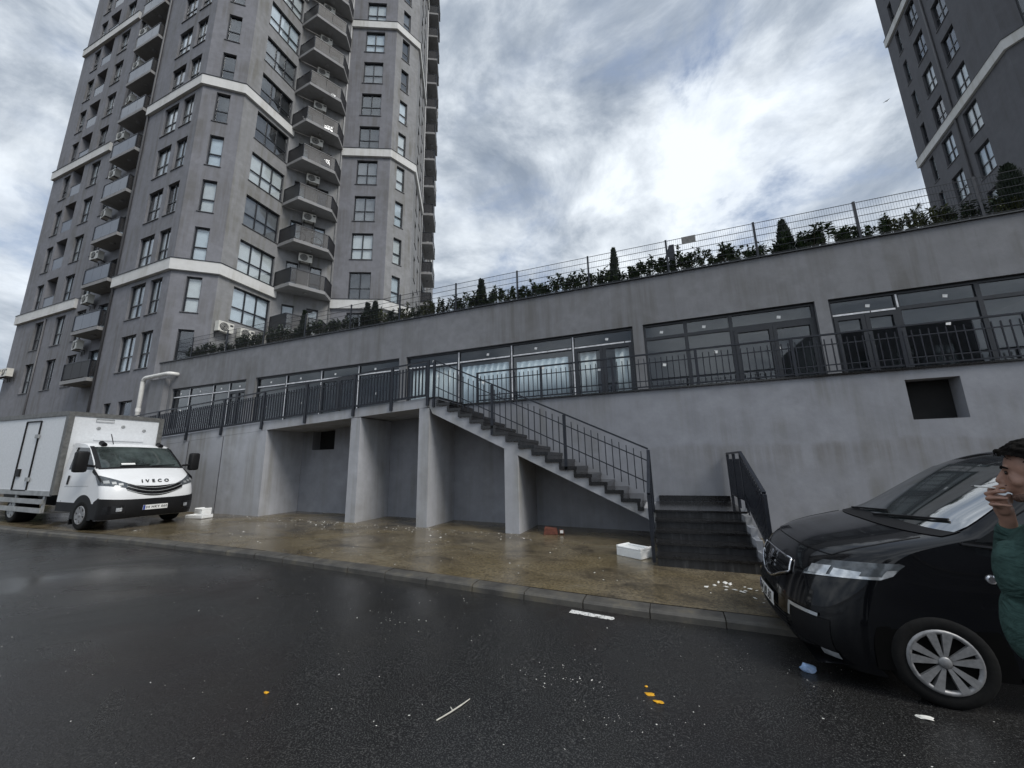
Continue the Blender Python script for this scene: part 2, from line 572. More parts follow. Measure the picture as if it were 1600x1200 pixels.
def put(name, me, parent=None, loc=None, rotz=0.0, bevel=0.0):
    ob = bpy.data.objects.new(name, me)
    col.objects.link(ob)
    if parent is not None:
        ob.parent = parent
        ORG[ob.name] = ORG[parent.name].copy()
    else:
        ORG[ob.name] = Vector((0, 0, 0))
    if loc is not None:
        ob.location = loc
    if rotz:
        ob.rotation_euler = (0, 0, rotz)
    if bevel:
        b = ob.modifiers.new('bevel', 'BEVEL')
        b.width = bevel
        b.segments = 2
        b.limit_method = 'ANGLE'
    return ob


def tag(o, label=None, cat=None, group=None, kind=None):
    if label:
        o['label'] = label
    if cat:
        o['category'] = cat
    if group:
        o['group'] = group
    if kind:
        o['kind'] = kind
    return o


def thing(name, label, cat, loc=(0, 0, 0), rot=(0, 0, 0), group=None, local=False):
    """an Empty at the thing's base; local=True when its parts are modelled round its own origin"""
    o = bpy.data.objects.new(name, None)
    col.objects.link(o)
    o.empty_display_size = 0.3
    o.location = loc
    o.rotation_euler = rot
    ORG[o.name] = Vector((0, 0, 0)) if local else Vector(loc)
    return tag(o, label, cat, group)


def copy_tree(o, parent=None):
    c = o.copy()
    col.objects.link(c)
    c.parent = parent
    ORG[c.name] = ORG[o.name].copy()
    for ch in list(o.children):
        copy_tree(ch, c)
    return c


def text_mesh(s, size, extrude=0.004, bold=0.0):
    cu = bpy.data.curves.new('text', 'FONT')
    cu.body = s
    cu.size = size
    cu.extrude = extrude
    cu.offset = bold
    cu.space_character = 1.18
    cu.align_x = 'CENTER'
    cu.align_y = 'CENTER'
    to = bpy.data.objects.new('text_tmp', cu)
    col.objects.link(to)
    dg = bpy.context.evaluated_depsgraph_get()
    me = bpy.data.meshes.new_from_object(to.evaluated_get(dg))
    bpy.data.objects.remove(to)
    return me


def ground_z(x):
    return -0.018 * (x + 2.0)


PAVE = 0.09

# ------------------------------------------------------------------ ground, road, kerb, pavement
def sheet(name, xs, yfun0, yfun1, dz, m, ny=1, kind='structure'):
    mb = MB()
    vs, fs = [], []
    for x in xs:
        for j in range(ny + 1):
            t = j / ny
            y = yfun0(x) * (1 - t) + yfun1(x) * t
            vs.append((x, y, ground_z(x) + dz))
    for i in range(len(xs) - 1):
        for j in range(ny):
            a = i * (ny + 1) + j
            fs.append((a, a + ny + 1, a + ny + 2, a + 1))
    mb.add(vs, fs)
    o = mb.build(name, m, fix=False)
    return tag(o, kind=kind)


KP = [(-60, 4.3), (-25, 4.6), (-15.5, 4.88), (-10.8, 5.16), (-7.0, 5.20), (-4.0, 5.05), (-1.9, 4.93), (-0.4, 4.86),
      (1.0, 4.86), (4, 4.9), (40, 5.0)]


def kerb_y(x):
    for (a, b), (c, d) in zip(KP, KP[1:]):
        if x <= c:
            t = (x - a) / (c - a)
            return b + (d - b) * t
    return KP[-1][1]


XS = [-60, -40, -30, -25] + [-22 + 0.5 * i for i in range(60)] + [10, 14, 20, 30, 40]
g = MB()
g.add([(-500, -500, ground_z(-500) - 0.03), (500, -500, ground_z(500) - 0.03), (500, 500, ground_z(500) - 0.03),
       (-500, 500, ground_z(-500) - 0.03)], [(0, 1, 2, 3)])
tag(g.build('ground', 'soil', fix=False), kind='structure')
sheet('road', XS, lambda x: -14.0, lambda x: kerb_y(x) + 0.05, 0.0, 'asphalt', 6)
sheet('pavement', XS, lambda x: kerb_y(x) + 0.222, lambda x: 10.1, PAVE, 'pavement', 8)
sheet('far_pavement', XS, lambda x: -22.0, lambda x: -14.0, 0.12, 'pavement', 2)

kerb = MB()
vs, fs = [], []
for i, x in enumerate(XS):
    y = kerb_y(x)
    for (dy, dz) in ((0.02, -0.02), (0.02, PAVE - 0.035), (0.23, PAVE - 0.03), (0.23, -0.02)):
        vs.append((x, y + dy, ground_z(x) + dz))
    if i:
        for j in range(3):
            a = (i - 1) * 4 + j
            fs.append((a, a + 4, a + 5, a + 1))
kerb.add(vs, fs)
kerb_o = tag(kerb.build('kerb', 'soil', fix=False), kind='structure')
x = -21.0
ks_cache = {}
while x < 3.6:
    w = 0.74
    ya, yb = kerb_y(x), kerb_y(x + w)
    ang = atan2(yb - ya, w)
    if 'k' not in ks_cache:
        s = MB()
        s.prism_xz([(0, 0), (1, 0), (1, 1), (0, 1)], 0, 1)
        k = MB()
        L = w - 0.012
        pr = [(-0.0, -0.03), (0.006, PAVE - 0.03), (0.018, PAVE - 0.012), (0.04, PAVE - 0.004), (0.20, PAVE + 0.004), (0.20, -0.03)]
        n = len(pr)
        vv = [(0, a, b) for a, b in pr] + [(L, a, b) for a, b in pr]
        k.add(vv, [tuple(range(n)), tuple(range(2 * n - 1, n - 1, -1))] + [(i, i + n, (i + 1) % n + n, (i + 1) % n) for i in range(n)])
        ks_cache['k'] = k.mesh('kerb_stone', 'kerb_concrete')
    o = put('kerb_stone', ks_cache['k'], kerb_o, (x, ya + random.uniform(-0.006, 0.006), ground_z(x) + random.uniform(-0.004, 0.004)))
    o.rotation_euler = (random.uniform(-0.012, 0.012), 0.018, ang)
    x += w

mk = MB()
mk.add([(-1.15, 4.70, ground_z(-1.15) + 0.004), (-0.67, 4.655, ground_z(-0.67) + 0.004), (-0.645, 4.70, ground_z(-0.645) + 0.004),
        (-0.66, 4.745, ground_z(-0.66) + 0.004), (-1.14, 4.80, ground_z(-1.14) + 0.004)], [(0, 1, 2, 3, 4)])
tag(mk.build('road_marking', 'road_paint', fix=False), kind='structure')


# ------------------------------------------------------------------ walls with openings, windows
def wall(mb, p0, p1, z0, z1, rects, back=None):
    """outer face of a wall from p0 to p1 (outside on the right), with reveals; rect = (s0, s1, za, zb, depth, closed)"""
    dx, dy = p1[0] - p0[0], p1[1] - p0[1]
    L = hypot(dx, dy)
    ux, uy = dx / L, dy / L
    nx, ny = -uy, ux
    P = lambda s, z, d=0.0: (p0[0] + ux * s + nx * d, p0[1] + uy * s + ny * d, z)
    ss = sorted(set([0.0, L] + [r[0] for r in rects] + [r[1] for r in rects]))
    zs = sorted(set([z0, z1] + [r[2] for r in rects] + [r[3] for r in rects]))
    ss = [s for s in ss if 0 <= s <= L]
    zs = [z for z in zs if z0 <= z <= z1]
    idx = {}
    vs, fs = [], []

    def vid(i, j):
        if (i, j) not in idx:
            idx[(i, j)] = len(vs)
            vs.append(P(ss[i], zs[j]))
        return idx[(i, j)]
    for i in range(len(ss) - 1):
        sm = (ss[i] + ss[i + 1]) / 2
        hit = [r for r in rects if r[0] < sm < r[1]]
        for j in range(len(zs) - 1):
            zm = (zs[j] + zs[j + 1]) / 2
            if any(r[2] < zm < r[3] for r in hit):
                continue
            fs.append((vid(i, j), vid(i + 1, j), vid(i + 1, j + 1), vid(i, j + 1)))
    mb.add(vs, fs)
    for s0, s1, a, b, d, closed in rects:
        q = [P(s0, a), P(s1, a), P(s1, b), P(s0, b), P(s0, a, d), P(s1, a, d), P(s1, b, d), P(s0, b, d)]
        f = [(0, 4, 5, 1), (1, 5, 6, 2), (2, 6, 7, 3), (3, 7, 4, 0)]
        if closed:
            f.append((4, 7, 6, 5))
        mb.add(q, f)
    return (ux, uy), (nx, ny), L


WCACHE = {}


def win_parts(w, h, cols, rows):
    key = (round(w, 2), round(h, 2), cols, rows)
    if key in WCACHE:
        return WCACHE[key]
    fr = MB()
    t = 0.065
    d0, d1 = 0.12, 0.19
    fr.box(0.004, w - 0.004, d0, d1, 0.004, t)
    fr.box(0.004, w - 0.004, d0, d1, h - t, h - 0.004)
    fr.box(0.004, t, d0, d1, t, h - t)
    fr.box(w - t, w - 0.004, d0, d1, t, h - t)
    split = h * 0.42
    zr = [(t, h - t)] if rows == 1 else [(t, split - 0.03), (split + 0.03, h - t)]
    if rows == 2:
        fr.box(t, w - t, d0 + 0.003, d1 - 0.003, split - 0.03, split + 0.03)
    cw = (w - 2 * t) / cols
    for c in range(1, cols):
        xm = t + cw * c
        for a, b in zr:
            fr.box(xm - 0.035, xm + 0.035, d0 + 0.002, d1 - 0.002, a, b)
    panes = []
    for c in range(cols):
        xa = t + cw * c + (0.035 if c else 0)
        xb = t + cw * (c + 1) - (0.035 if c < cols - 1 else 0)
        for a, b in zr:
            pm = MB()
            pm.box(xa, xb, 0.150, 0.162, a, b)
            panes.append(pm.mesh('pane', 'glass_tower'))
    cm = {}
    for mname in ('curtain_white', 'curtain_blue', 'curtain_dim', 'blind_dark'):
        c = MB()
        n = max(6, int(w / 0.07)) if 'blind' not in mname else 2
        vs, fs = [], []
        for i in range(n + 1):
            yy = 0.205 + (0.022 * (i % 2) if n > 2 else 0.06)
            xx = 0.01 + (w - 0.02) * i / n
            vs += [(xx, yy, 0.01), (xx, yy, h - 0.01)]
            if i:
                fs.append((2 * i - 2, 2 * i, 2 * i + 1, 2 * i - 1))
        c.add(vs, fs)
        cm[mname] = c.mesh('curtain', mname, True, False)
    sl = MB()
    sl.box(-0.06, w + 0.06, -0.05, 0.12, -0.03, 0.003)
    WCACHE[key] = (fr.mesh('window', 'frame_dark'), panes, cm, sl.mesh('sill', 'pipe_grey'))
    return WCACHE[key]


def window(parent, org, p0, u, s0, z0, w, h, cols, rows, curtain, sill=True):
    fr, panes, cm, sl = win_parts(w, h, cols, rows)
    o = put('window', fr, parent, (p0[0] + u[0] * s0 - org[0], p0[1] + u[1] * s0 - org[1], z0 - org[2]), atan2(u[1], u[0]))
    for pm in panes:
        put('pane', pm, o)
    if curtain:
        put('blind' if 'blind' in curtain else 'curtain', cm[curtain], o)  # dark plane takes the place of a shaded room interior
    if sill:
        put('sill', sl, o)
    return o


# ------------------------------------------------------------------ podium with shops
PB = (-5.0, 11.4, 0.0)
podium = thing('podium_building', 'long low grey rendered podium with a strip of shop windows above a bare retaining wall', 'building', PB)
FY, WY, RY = 11.4, 9.9, 8.55
PX0, PX1 = -23.55, 16.0
BAYS = [(-22.15, -16.9), (-16.3, -8.76), (-8.45, -0.49), (-0.2, 3.97), (4.25, 9.4), (9.75, 15.0)]


def deck_z(x):
    return 3.38 if x > -5.5 else 3.38 + 0.052 * (x + 5.5)


m = MB()
rects = [(a - PX0, b - PX0, 3.40 if a > -9 else (3.0 if a > -17 else 2.75), 5.56, 0.28, False) for a, b in BAYS]
wall(m, (PX0, FY), (PX1, FY), 2.2, 7.0, rects)
m.add([(PX1, FY, 0), (PX1, 40, 0), (PX1, 40, 7), (PX1, FY, 7)], [(0, 1, 2, 3)])
m.box(PX0, PX1, FY + 0.002, FY + 0.24, 6.2, 7.0)
m.build('fascia_wall', 'wall_fascia', podium, fix=False)
m = MB()
m.box(PX0, PX1, FY - 0.05, FY + 0.29, 7.002, 7.035)
m.build('coping', 'frame_dark', podium)

m = MB()
rects = [(4.67 + 24, 5.50 + 24, 2.345, 3.145, 0.9, True), (-11.02 + 24, -10.05 + 24, 2.23, 2.90, 0.9, True)]
wall(m, (-24.0, WY), (PX1, WY), -0.6, 3.346, rects)
m.build('retaining_wall', 'wall_lower', podium, fix=False)
for (a, b, c, d) in ((4.67, 5.50, 2.345, 3.145), (-11.02, -10.05, 2.23, 2.90)):  # near-black block set in each opening paints the shade of its depth
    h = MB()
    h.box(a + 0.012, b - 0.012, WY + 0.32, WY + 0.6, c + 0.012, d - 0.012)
    h.build('opening_shade', 'hole_black', podium)
# terrace slab and the ramp that falls to the left
m = MB()
m.box(-5.5, PX1, WY + 0.004, FY - 0.003, 3.182, 3.345)
m.build('terrace_slab', 'wall_lower', podium)
m = MB()
m.box(-5.5, PX1, WY - 0.045, FY - 0.003, 3.348, 3.385)
m.build('terrace_paving', 'stone_black', podium)
m = MB()
zr = lambda x: 3.40 + 0.052 * (x + 5.5)
m.prism_xz([(-22.5, zr(-22.5)), (-5.55, zr(-5.55)), (-5.55, zr(-5.55) - 0.255), (-22.5, zr(-22.5) - 0.255)][::-1], RY, FY - 0.003)
m.build('ramp_slab', 'wall_concrete', podium)
m = MB()
m.prism_xz([(-22.5, zr(-22.5) - 0.258), (-11.45, zr(-11.45) - 0.258), (-11.45, -0.3), (-22.5, -0.3)][::-1], RY + 0.003, WY - 0.003)
m.build('ramp_wall', 'wall_concrete', podium)
for xj in (-13.45, -15.2, -17.1):
    j = MB()
    j.box(xj, xj + 0.025, RY - 0.006, RY + 0.02, 0.2, zr(xj) - 0.27)
    j.build('wall_joint', 'pipe_grey', podium)
for a, b in ((-8.13, -7.80), (-5.87, -5.56)):
    f = MB()
    f.box(a, b, RY + 0.002, WY - 0.003, -0.3, zr(a) - 0.258)
    f.build('buttress', 'wall_concrete', podium)
f = MB()
f.box(-3.48, -3.13, RY + 0.002, WY - 0.003, -0.3, 2.03)
f.build('buttress', 'wall_concrete', podium, bevel=0.01)

# shop interiors
m = MB()
m.box(PX0, PX1, FY + 0.31, 17.2, 3.30, 3.38)
m.build('shop_floor', 'shop_inside', podium)
m = MB()
m.box(PX0, PX1, FY + 0.30, 17.2, 5.75, 6.1)
m.build('shop_ceiling', 'shop_inside', podium)
m = MB()
m.box(PX0, PX1, 17.0, 17.2, 3.38, 5.75)
m.build('shop_back_wall', 'shop_inside', podium)
for (a, b), (c, d) in zip(BAYS, BAYS[1:]):
    m = MB()
    m.box((b + c) / 2 - 0.1, (b + c) / 2 + 0.1, FY + 0.30, 17.0, 3.39, 5.74)
    m.build('party_wall', 'shop_inside', podium)
m = MB()
m.box(PX0, PX1, FY + 0.3, 60, 6.62, 6.80)
tag(m.build('garden_deck', 'deck_concrete'), kind='structure')


def shop_window(a, b, zb, mull, doors, taped):
    T = 5.13
    y0, y1 = FY + 0.09, FY + 0.17
    fr = MB()
    t = 0.07
    fr.box(a + 0.003, b - 0.003, y0, y1, 5.56 - t, 5.557)
    fr.box(a + 0.003, b - 0.003, y0, y1, zb + 0.003, zb + 0.06)
    xs = [a] + mull + [b]
    for i, xm in enumerate(xs):
        w = 0.045
        xa, xb = (xm + 0.003, xm + t) if i == 0 else ((xm - t, xm - 0.003) if i == len(xs) - 1 else (xm - w, xm + w))
        fr.box(xa, xb, y0 + 0.002, y1 - 0.002, zb + 0.06, 5.56 - t)
    edges = [(xs[i] + (t if i == 0 else 0.045), xs[i + 1] - (t if i == len(xs) - 2 else 0.045)) for i in range(len(xs) - 1)]
    for xa, xb in edges:
        fr.box(xa, xb, y0 + 0.004, y1 - 0.004, T - 0.045, T + 0.045)
    for di in doors:
        xa, xb = edges[di]
        xm = (xa + xb) / 2
        for q0, q1 in ((xa + 0.002, xm - 0.003), (xm + 0.003, xb - 0.002)):
            fr.box(q0, q0 + 0.085, y0 - 0.012, y1 - 0.012, zb + 0.064, T - 0.049)
            fr.box(q1 - 0.085, q1, y0 - 0.012, y1 - 0.012, zb + 0.064, T - 0.049)
            fr.box(q0 + 0.086, q1 - 0.086, y0 - 0.012, y1 - 0.012, T - 0.14, T - 0.05)
            fr.box(q0 + 0.086, q1 - 0.086, y0 - 0.012, y1 - 0.012, zb + 0.064, zb + 0.16)
    f = fr.build('shop_window', 'frame_dark', podium)
    for i, (xa, xb) in enumerate(edges):
        for za, zb2 in ((zb + 0.06, T - 0.045), (T + 0.045, 5.56 - t)):
            p = MB()
            p.box(xa, xb, FY + 0.125, FY + 0.135, za, zb2)
            p.build('pane', 'glass_shop', f)
        for k in range(2):
            zc_ = 5.30 if k == 0 else random.uniform(4.2, 4.75)
            xc = (xa + xb) / 2 + random.uniform(-0.15, 0.15) * (xb - xa)
            s = MB()
            s.hexa([(xc - 0.05, FY + 0.118, zc_ - 0.03), (xc + 0.035, FY + 0.118, zc_ - 0.045), (xc + 0.035, FY + 0.1235, zc_ - 0.045),
                    (xc - 0.05, FY + 0.1235, zc_ - 0.03), (xc - 0.035, FY + 0.118, zc_ + 0.045), (xc + 0.05, FY + 0.118, zc_ + 0.03),
                    (xc + 0.05, FY + 0.1235, zc_ + 0.03), (xc - 0.035, FY + 0.1235, zc_ + 0.045)])
            s.build('sticker', 'sticker', f)
    if taped:
        for i, (xa, xb) in enumerate(edges):
            if taped == 'first' and i:
                break
            # film strips left on the frame, torn here and there
            q = xa
            while q < xb - 0.05:
                e = min(xb, q + random.uniform(0.35, 1.6))
                s = MB()
                s.box(q, e - random.uniform(0.0, 0.03), y0 - 0.004, y0 + 0.003, T - 0.018, T + 0.024)
                s.build('tape', 'tape_white', f)
                q = e
        for i, xm in enumerate(mull):
            if taped == 'first' and i:
                break
            s = MB()
            s.box(xm - 0.018, xm + 0.018, y0 - 0.003, y0 + 0.001, (5.16 if taped == 'first' else zb + 0.1), 5.56 - t)
            s.build('tape', 'tape_white', f)


shop_window(*BAYS[0], 2.75, [-20.9, -19.2, -18.1], [3], True)
shop_window(*BAYS[1], 3.0, [-14.54, -12.6, -10.7], [2], True)
shop_window(*BAYS[2], 3.40, [-6.32, -4.35, -2.30], [3], True)
shop_window(*BAYS[3], 3.40, [0.93, 2.06], [2], None)
shop_window(*BAYS[4], 3.40, [5.61, 7.06], [0], 'first')
shop_window(*BAYS[5], 3.40, [11.2, 12.9], [1], None)


def shop_curtain(label, xa, xb, y, za, zb, m, fold=0.11):
    c = MB()
    n = int((xb - xa) / fold)
    vs, fs = [], []
    for i in range(n + 1):
        yy = y + (0.05 if i % 2 else 0) + random.uniform(-0.01, 0.01)
        xx = xa + (xb - xa) * i / n
        vs += [(xx, yy, za), (xx, yy, zb), (xx, yy + 0.004, zb), (xx, yy + 0.004, za)]
        if i:
            b0 = 4 * (i - 1)
            for j in range(4):
                fs.append((b0 + j, b0 + 4 + j, b0 + 4 + (j + 1) % 4, b0 + (j + 1) % 4))
    c.add(vs, fs)
    return tag(c.build('curtain', m, None, True), label, 'curtain')


shop_curtain('pale curtain behind the glass at the top of the stairs', -8.3, -6.45, FY + 0.16, 3.5, 5.06, 'curtain_white')
shop_curtain('pale blue curtain behind the pane right of the stair head', -6.2, -4.5, FY + 0.16, 3.5, 4.98, 'curtain_blue')
shop_curtain('wide pale curtain left of the shop door with a dark gap', -4.2, -2.5, FY + 0.16, 3.5, 4.92, 'curtain_blue')
shop_curtain('pale curtain half behind the left leaf of the shop door', -2.1, -1.62, FY + 0.16, 3.45, 5.0, 'curtain_white')
shop_curtain('narrow pale curtain behind the right leaf of the shop door', -1.05, -0.58, FY + 0.16, 3.45, 5.0, 'curtain_white')

# rainwater pipe at the left end of the podium
dp = thing('drain_pipe', 'fat white drain pipe bent over the left end of the shop front', 'pipe', (-23.9, 10.9, 2.4))
p = MB()
run = [Vector(v) for v in ((-23.94, 11.05, 2.2), (-23.93, 11.05, 6.2), (-21.85, 11.05, 6.26), (-21.85, 11.5, 6.26))]
pp = [run[0]]
for a, b, c in zip(run, run[1:], run[2:]):
    i_, o_ = b + (a - b).normalized() * 0.24, b + (c - b).normalized() * 0.24
    pp += [i_.lerp(b, t).lerp(b.lerp(o_, t), t) for t in [k / 6 for k in range(7)]]
pp.append(run[-1])
p.tube(pp, 0.095, 14)
p.build('pipe', 'pipe_white', dp, True)
for zz in (3.2, 4.6):
    p = MB()
    p.lathe([(0.108, -0.09), (0.108, 0.09)], (-23.94, 11.05, zz), 'z', 14)
    p.build('pipe_collar', 'pipe_white', dp)
m = MB()
m.box(-23.54, -22.4, 11.16, FY - 0.003, 2.2, 6.08)
m.build('end_pier', 'wall_fascia', podium)

# ------------------------------------------------------------------ staircase
stair = thing('staircase', 'grey concrete staircase with black stone treads climbing left to the shop terrace', 'stairs', (-2.5, 8.5, 0.1))
NS = 16
xt, zt, xb_, zb_ = -5.30, 3.385, -0.22, 0.745
RISE, RUN = (zt - zb_) / NS, (xb_ - xt) / NS
poly = [(-5.555, 3.14), (-5.555, 3.36), (xt, 3.36)]
for i in range(NS):
    xx = xt + RUN * i
    poly += [(xx, zt - RISE * (i + 1) - 0.03), (xx + RUN, zt - RISE * (i + 1) - 0.03)]
poly += [(xb_ + 0.02, 0.45), (-0.3, 0.45), (-0.42, 0.53), (-5.47, 2.97)]
m = MB()
m.prism_xz(poly, RY, WY - 0.003)
m.build('flight', 'wall_concrete', stair)
for i in range(NS):
    xx = xt + RUN * i
    z1 = zt - RISE * i
    s = MB()
    # riser and the tread below it, one black L-shaped stone
    q = RUN if i < NS - 1 else 0.05
    s.prism_xz([(xx - 0.03, z1 - 0.073), (xx + 0.03, z1 - 0.073), (xx + 0.03, z1 - RISE), (xx + q + 0.045, z1 - RISE),
                (xx + q + 0.045, z1 - RISE - 0.071), (xx - 0.03, z1 - RISE - 0.071)][::-1],
               RY - 0.045, WY - 0.005)
    s.build('step', 'stone_black', stair)
s = MB()
s.box(-5.56, xt + 0.035, RY - 0.045, WY - 0.05, 3.362, 3.39)
s.build('top_tread', 'stone_black', stair)
# landing and the short flight down to the pavement
m = MB()
m.box(-0.2, 1.32, 8.12, WY - 0.003, -0.3, 0.715)
m.build('landing', 'wall_concrete', stair)
s = MB()
s.box(-0.23, 1.30, 8.08, WY - 0.11, 0.717, 0.748)
s.build('landing_paving', 'stone_black', stair)
s = MB()
s.box(-0.16, 1.30, WY - 0.035, WY - 0.004, 0.75, 0.87)
s.build('skirting', 'stone_black', stair)
for i in range(4):
    z1 = 0.715 - 0.135 * (i + 1)
    y1 = 8.12 - 0.325 * i
    m = MB()
    m.box(-0.2, 1.20, y1 - 0.325, y1 - 0.002, -0.3, z1)
    m.build('step_core', 'wall_concrete', stair)
    s = MB()
    s.box(-0.23, 1.19, y1 - 0.37, y1 - 0.025, z1 + 0.002, z1 + 0.033)
    st1 = s.build('step', 'stone_black', stair)
    s = MB()
    s.box(-0.215, 1.19, y1 - 0.0225, y1 - 0.004, z1 + 0.034, z1 + 0.133)
    s.build('riser', 'stone_riser', st1)
s = MB()
s.box(-0.215, 1.19, 8.12 - 1.325, 8.12 - 1.304, -0.05, 0.172)
s.build('riser', 'stone_riser', stair)
m = MB()
pl = [(8.115, 0.80), (8.115, -0.3), (6.80, -0.3), (6.80, 0.30)]
prev = 6.80
for i in range(4):
    zz = 0.30 + 0.135 * i
    pl.append((6.80 + 0.325 * (i + 1) - 0.01, zz))
    if i < 3:
        pl.append((6.80 + 0.325 * (i + 1) - 0.01, zz + 0.135))
n = len(pl)
m.add([(1.205, a, b) for a, b in pl] + [(1.30, a, b) for a, b in pl],
      [tuple(range(n)), tuple(range(2 * n - 1, n - 1, -1))] + [(i, i + n, (i + 1) % n + n, (i + 1) % n) for i in range(n)])
m.build('stringer', 'wall_concrete', stair)


# ------------------------------------------------------------------ railings
def railing(name, label, a, b, h, posts, gap, drop=0.0, post=(0.06, 0.05), bars=(0.16, 0.72), bal=0.014, top=0.05, sides=None, bot=True):
    """straight railing from a to b (points on the deck edge); posts are fractions along it"""
    a, b = Vector(a), Vector(b)
    t = thing(name, label, 'railing', a)
    d = b - a
    L = d.length
    hd = Vector((d.x, d.y, 0)).normalized()
    up = Vector((0, 0, 1))
    q = MB()
    q.bar(a + up * h, b + up * h, top, 0.035)
    q.build('handrail', 'rail_dark', t)
    for k, f in enumerate(bars):
        q = MB()
        q.bar(a + up * (h * f), b + up * (h * f), 0.016, 0.024)
        q.build('crossbar', 'rail_dark', t)
    if bot:
        q = MB()
        q.bar(a + up * 0.045, b + up * 0.045, 0.03, 0.03)
        q.build('bottom_rail', 'rail_dark', t)
    pm = MB()
    side = Vector((-hd.y, hd.x, 0))
    w = hd * (post[0] / 2)
    s = side * (post[1] / 2)
    z0, z1 = -drop, h - 0.019
    pm.hexa([-w - s + up * z0, w - s + up * z0, w + s + up * z0, -w + s + up * z0,
             -w - s + up * z1, w - s + up * z1, w + s + up * z1, -w + s + up * z1])
    pme = pm.mesh('post', 'rail_dark')
    bm_ = MB()
    w, s = hd * (bal / 2), side * (bal / 2)
    z0, z1 = 0.03, h * 0.885
    bm_.hexa([-w - s + up * z0, w - s + up * z0, w + s + up * z0, -w + s + up * z0,
              -w - s + up * z1, w - s + up * z1, w + s + up * z1, -w + s + up * z1])
    bme = bm_.mesh('baluster', 'rail_dark')
    for f in posts:
        put('post', pme, t, d * f)
    n = int(L / gap)
    for i in range(1, n):
        f = i / n
        if any(abs(f - g_) * L < 0.05 for g_ in posts):
            continue
        put('baluster', bme, t, d * f)
    return t


RX0, RX1 = -19.6, -5.56
pf = [(x - RX0) / (RX1 - RX0) for x in (-18.9, -17.1, -15.34, -13.56, -11.68, -9.87, -8.05, -6.75, -5.60)]
railing('ramp_railing', 'long black baluster railing sloping along the ramp left of the stairs', (RX0, RY - 0.035, zr(RX0)), (RX1, RY - 0.035, zr(RX1)),
        0.98, pf, 0.105, 0.22, (0.075, 0.05), (0.08, 0.80), 0.030)
sa, sb = Vector((-5.42, RY - 0.02, 3.41)), Vector((-0.27, RY - 0.02, 0.93))
railing('stair_railing', 'sloping black railing with thin balusters on the concrete staircase', sa, sb, 0.965,
        [0.0, (5.42 - 3.77) / 5.15, (5.42 - 2.0) / 5.15, 1.0], 0.155, 0.28, (0.065, 0.05), (0.28, 0.74), 0.017, 0.05, bot=False)
TX0 = -4.85
railing('terrace_railing', 'level black baluster railing along the terrace edge above the bare wall', (TX0, WY - 0.02, 3.39), (13.0, WY - 0.02, 3.39), 0.86,
        [(x - TX0) / (13.0 - TX0) for x in (-4.82, -2.9, -1.0, 0.95, 2.88, 4.75, 6.6, 8.5, 10.5, 12.9)], 0.132, 0.0, (0.06, 0.045), (0.22, 0.74), 0.019, 0.05)
railing('lower_railing', 'black railing seen edge-on at the left of the short lower steps', (-0.27, 8.50, 0.93), (-0.27, 6.83, 0.20), 0.93,
        [0.5, 1.0], 0.125, 0.10, (0.06, 0.05), (0.2, 0.76), 0.014)
lr = railing('landing_railing', 'dark railing beside the right edge of the short lower steps', (1.335, 8.25, 0.86), (1.335, 6.78, 0.24), 0.92,
             [0.0, 1.0], 0.10, 0.35, (0.06, 0.05), (0.2, 0.80), 0.03)
q = MB()
q.bar((1.335, 8.25, 1.78), (1.335, 9.85, 1.78), 0.045, 0.035)
q.bar((1.335, 8.25, 1.60), (1.335, 9.85, 1.60), 0.012, 0.02)
q.bar((1.335, 8.25, 0.92), (1.335, 9.85, 0.92), 0.03, 0.03)
q.build('return_rail', 'rail_dark', lr)
for yy in (9.8, 9.02):
    q = MB()
    q.box(1.31, 1.36, yy - 0.03, yy + 0.03, 0.5, 1.76)
    q.build('post', 'rail_dark', lr)
for i in range(1, 15):
    q = MB()
    q.box(1.32, 1.35, 8.25 + 0.105 * i - 0.015, 8.25 + 0.105 * i + 0.015, 0.935, 1.66)
    q.build('baluster', 'rail_dark', lr)


# ------------------------------------------------------------------ towers
def FL(k):
    return 6.8 + 3.0 * k


WB, WT = 0.06, 2.10           # window foot and head above each floor
rnd = random.Random(11)


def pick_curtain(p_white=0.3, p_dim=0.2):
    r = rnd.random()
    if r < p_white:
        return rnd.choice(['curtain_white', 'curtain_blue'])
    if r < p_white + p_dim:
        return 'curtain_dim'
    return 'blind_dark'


def tower_face(tower, org, p0, p1, z0, z1, cols, floors, m, extra=(), deep=()):
    """cols: (s0, s1, ncols, nrows, k_from, k_to); deep: loggia columns"""
    rects = []
    todo = []
    for (s0, s1, nc, nr, k0, k1) in cols:
        for k in floors:
            if k0 <= k <= k1:
                rects.append((s0, s1, FL(k) + WB, FL(k) + WT, 0.42, True))
                todo.append((s0, FL(k) + WB, s1 - s0, WT - WB, nc, nr))
    for (s0, s1, za, zb) in extra:
        rects.append((s0, s1, za, zb, 0.42, True))
        todo.append((s0, za, s1 - s0, zb - za, 1, 1))
    for (s0, s1, k0, k1) in deep:
        for k in floors:
            if k0 <= k <= k1:
                rects.append((s0, s1, FL(k) + 0.02, FL(k) + 2.32, 1.3, True))
    mb = MB()
    u, nrm_, L = wall(mb, p0, p1, z0, z1, rects)
    mb.build('wall', m, tower, fix=False)
    for (s0, z, w, h, nc, nr) in todo:
        window(tower, org, p0, u, s0, z, w, h, nc, nr, pick_curtain(0.58 if nc > 1 else 0.5, 0.15))
    return u, nrm_, L


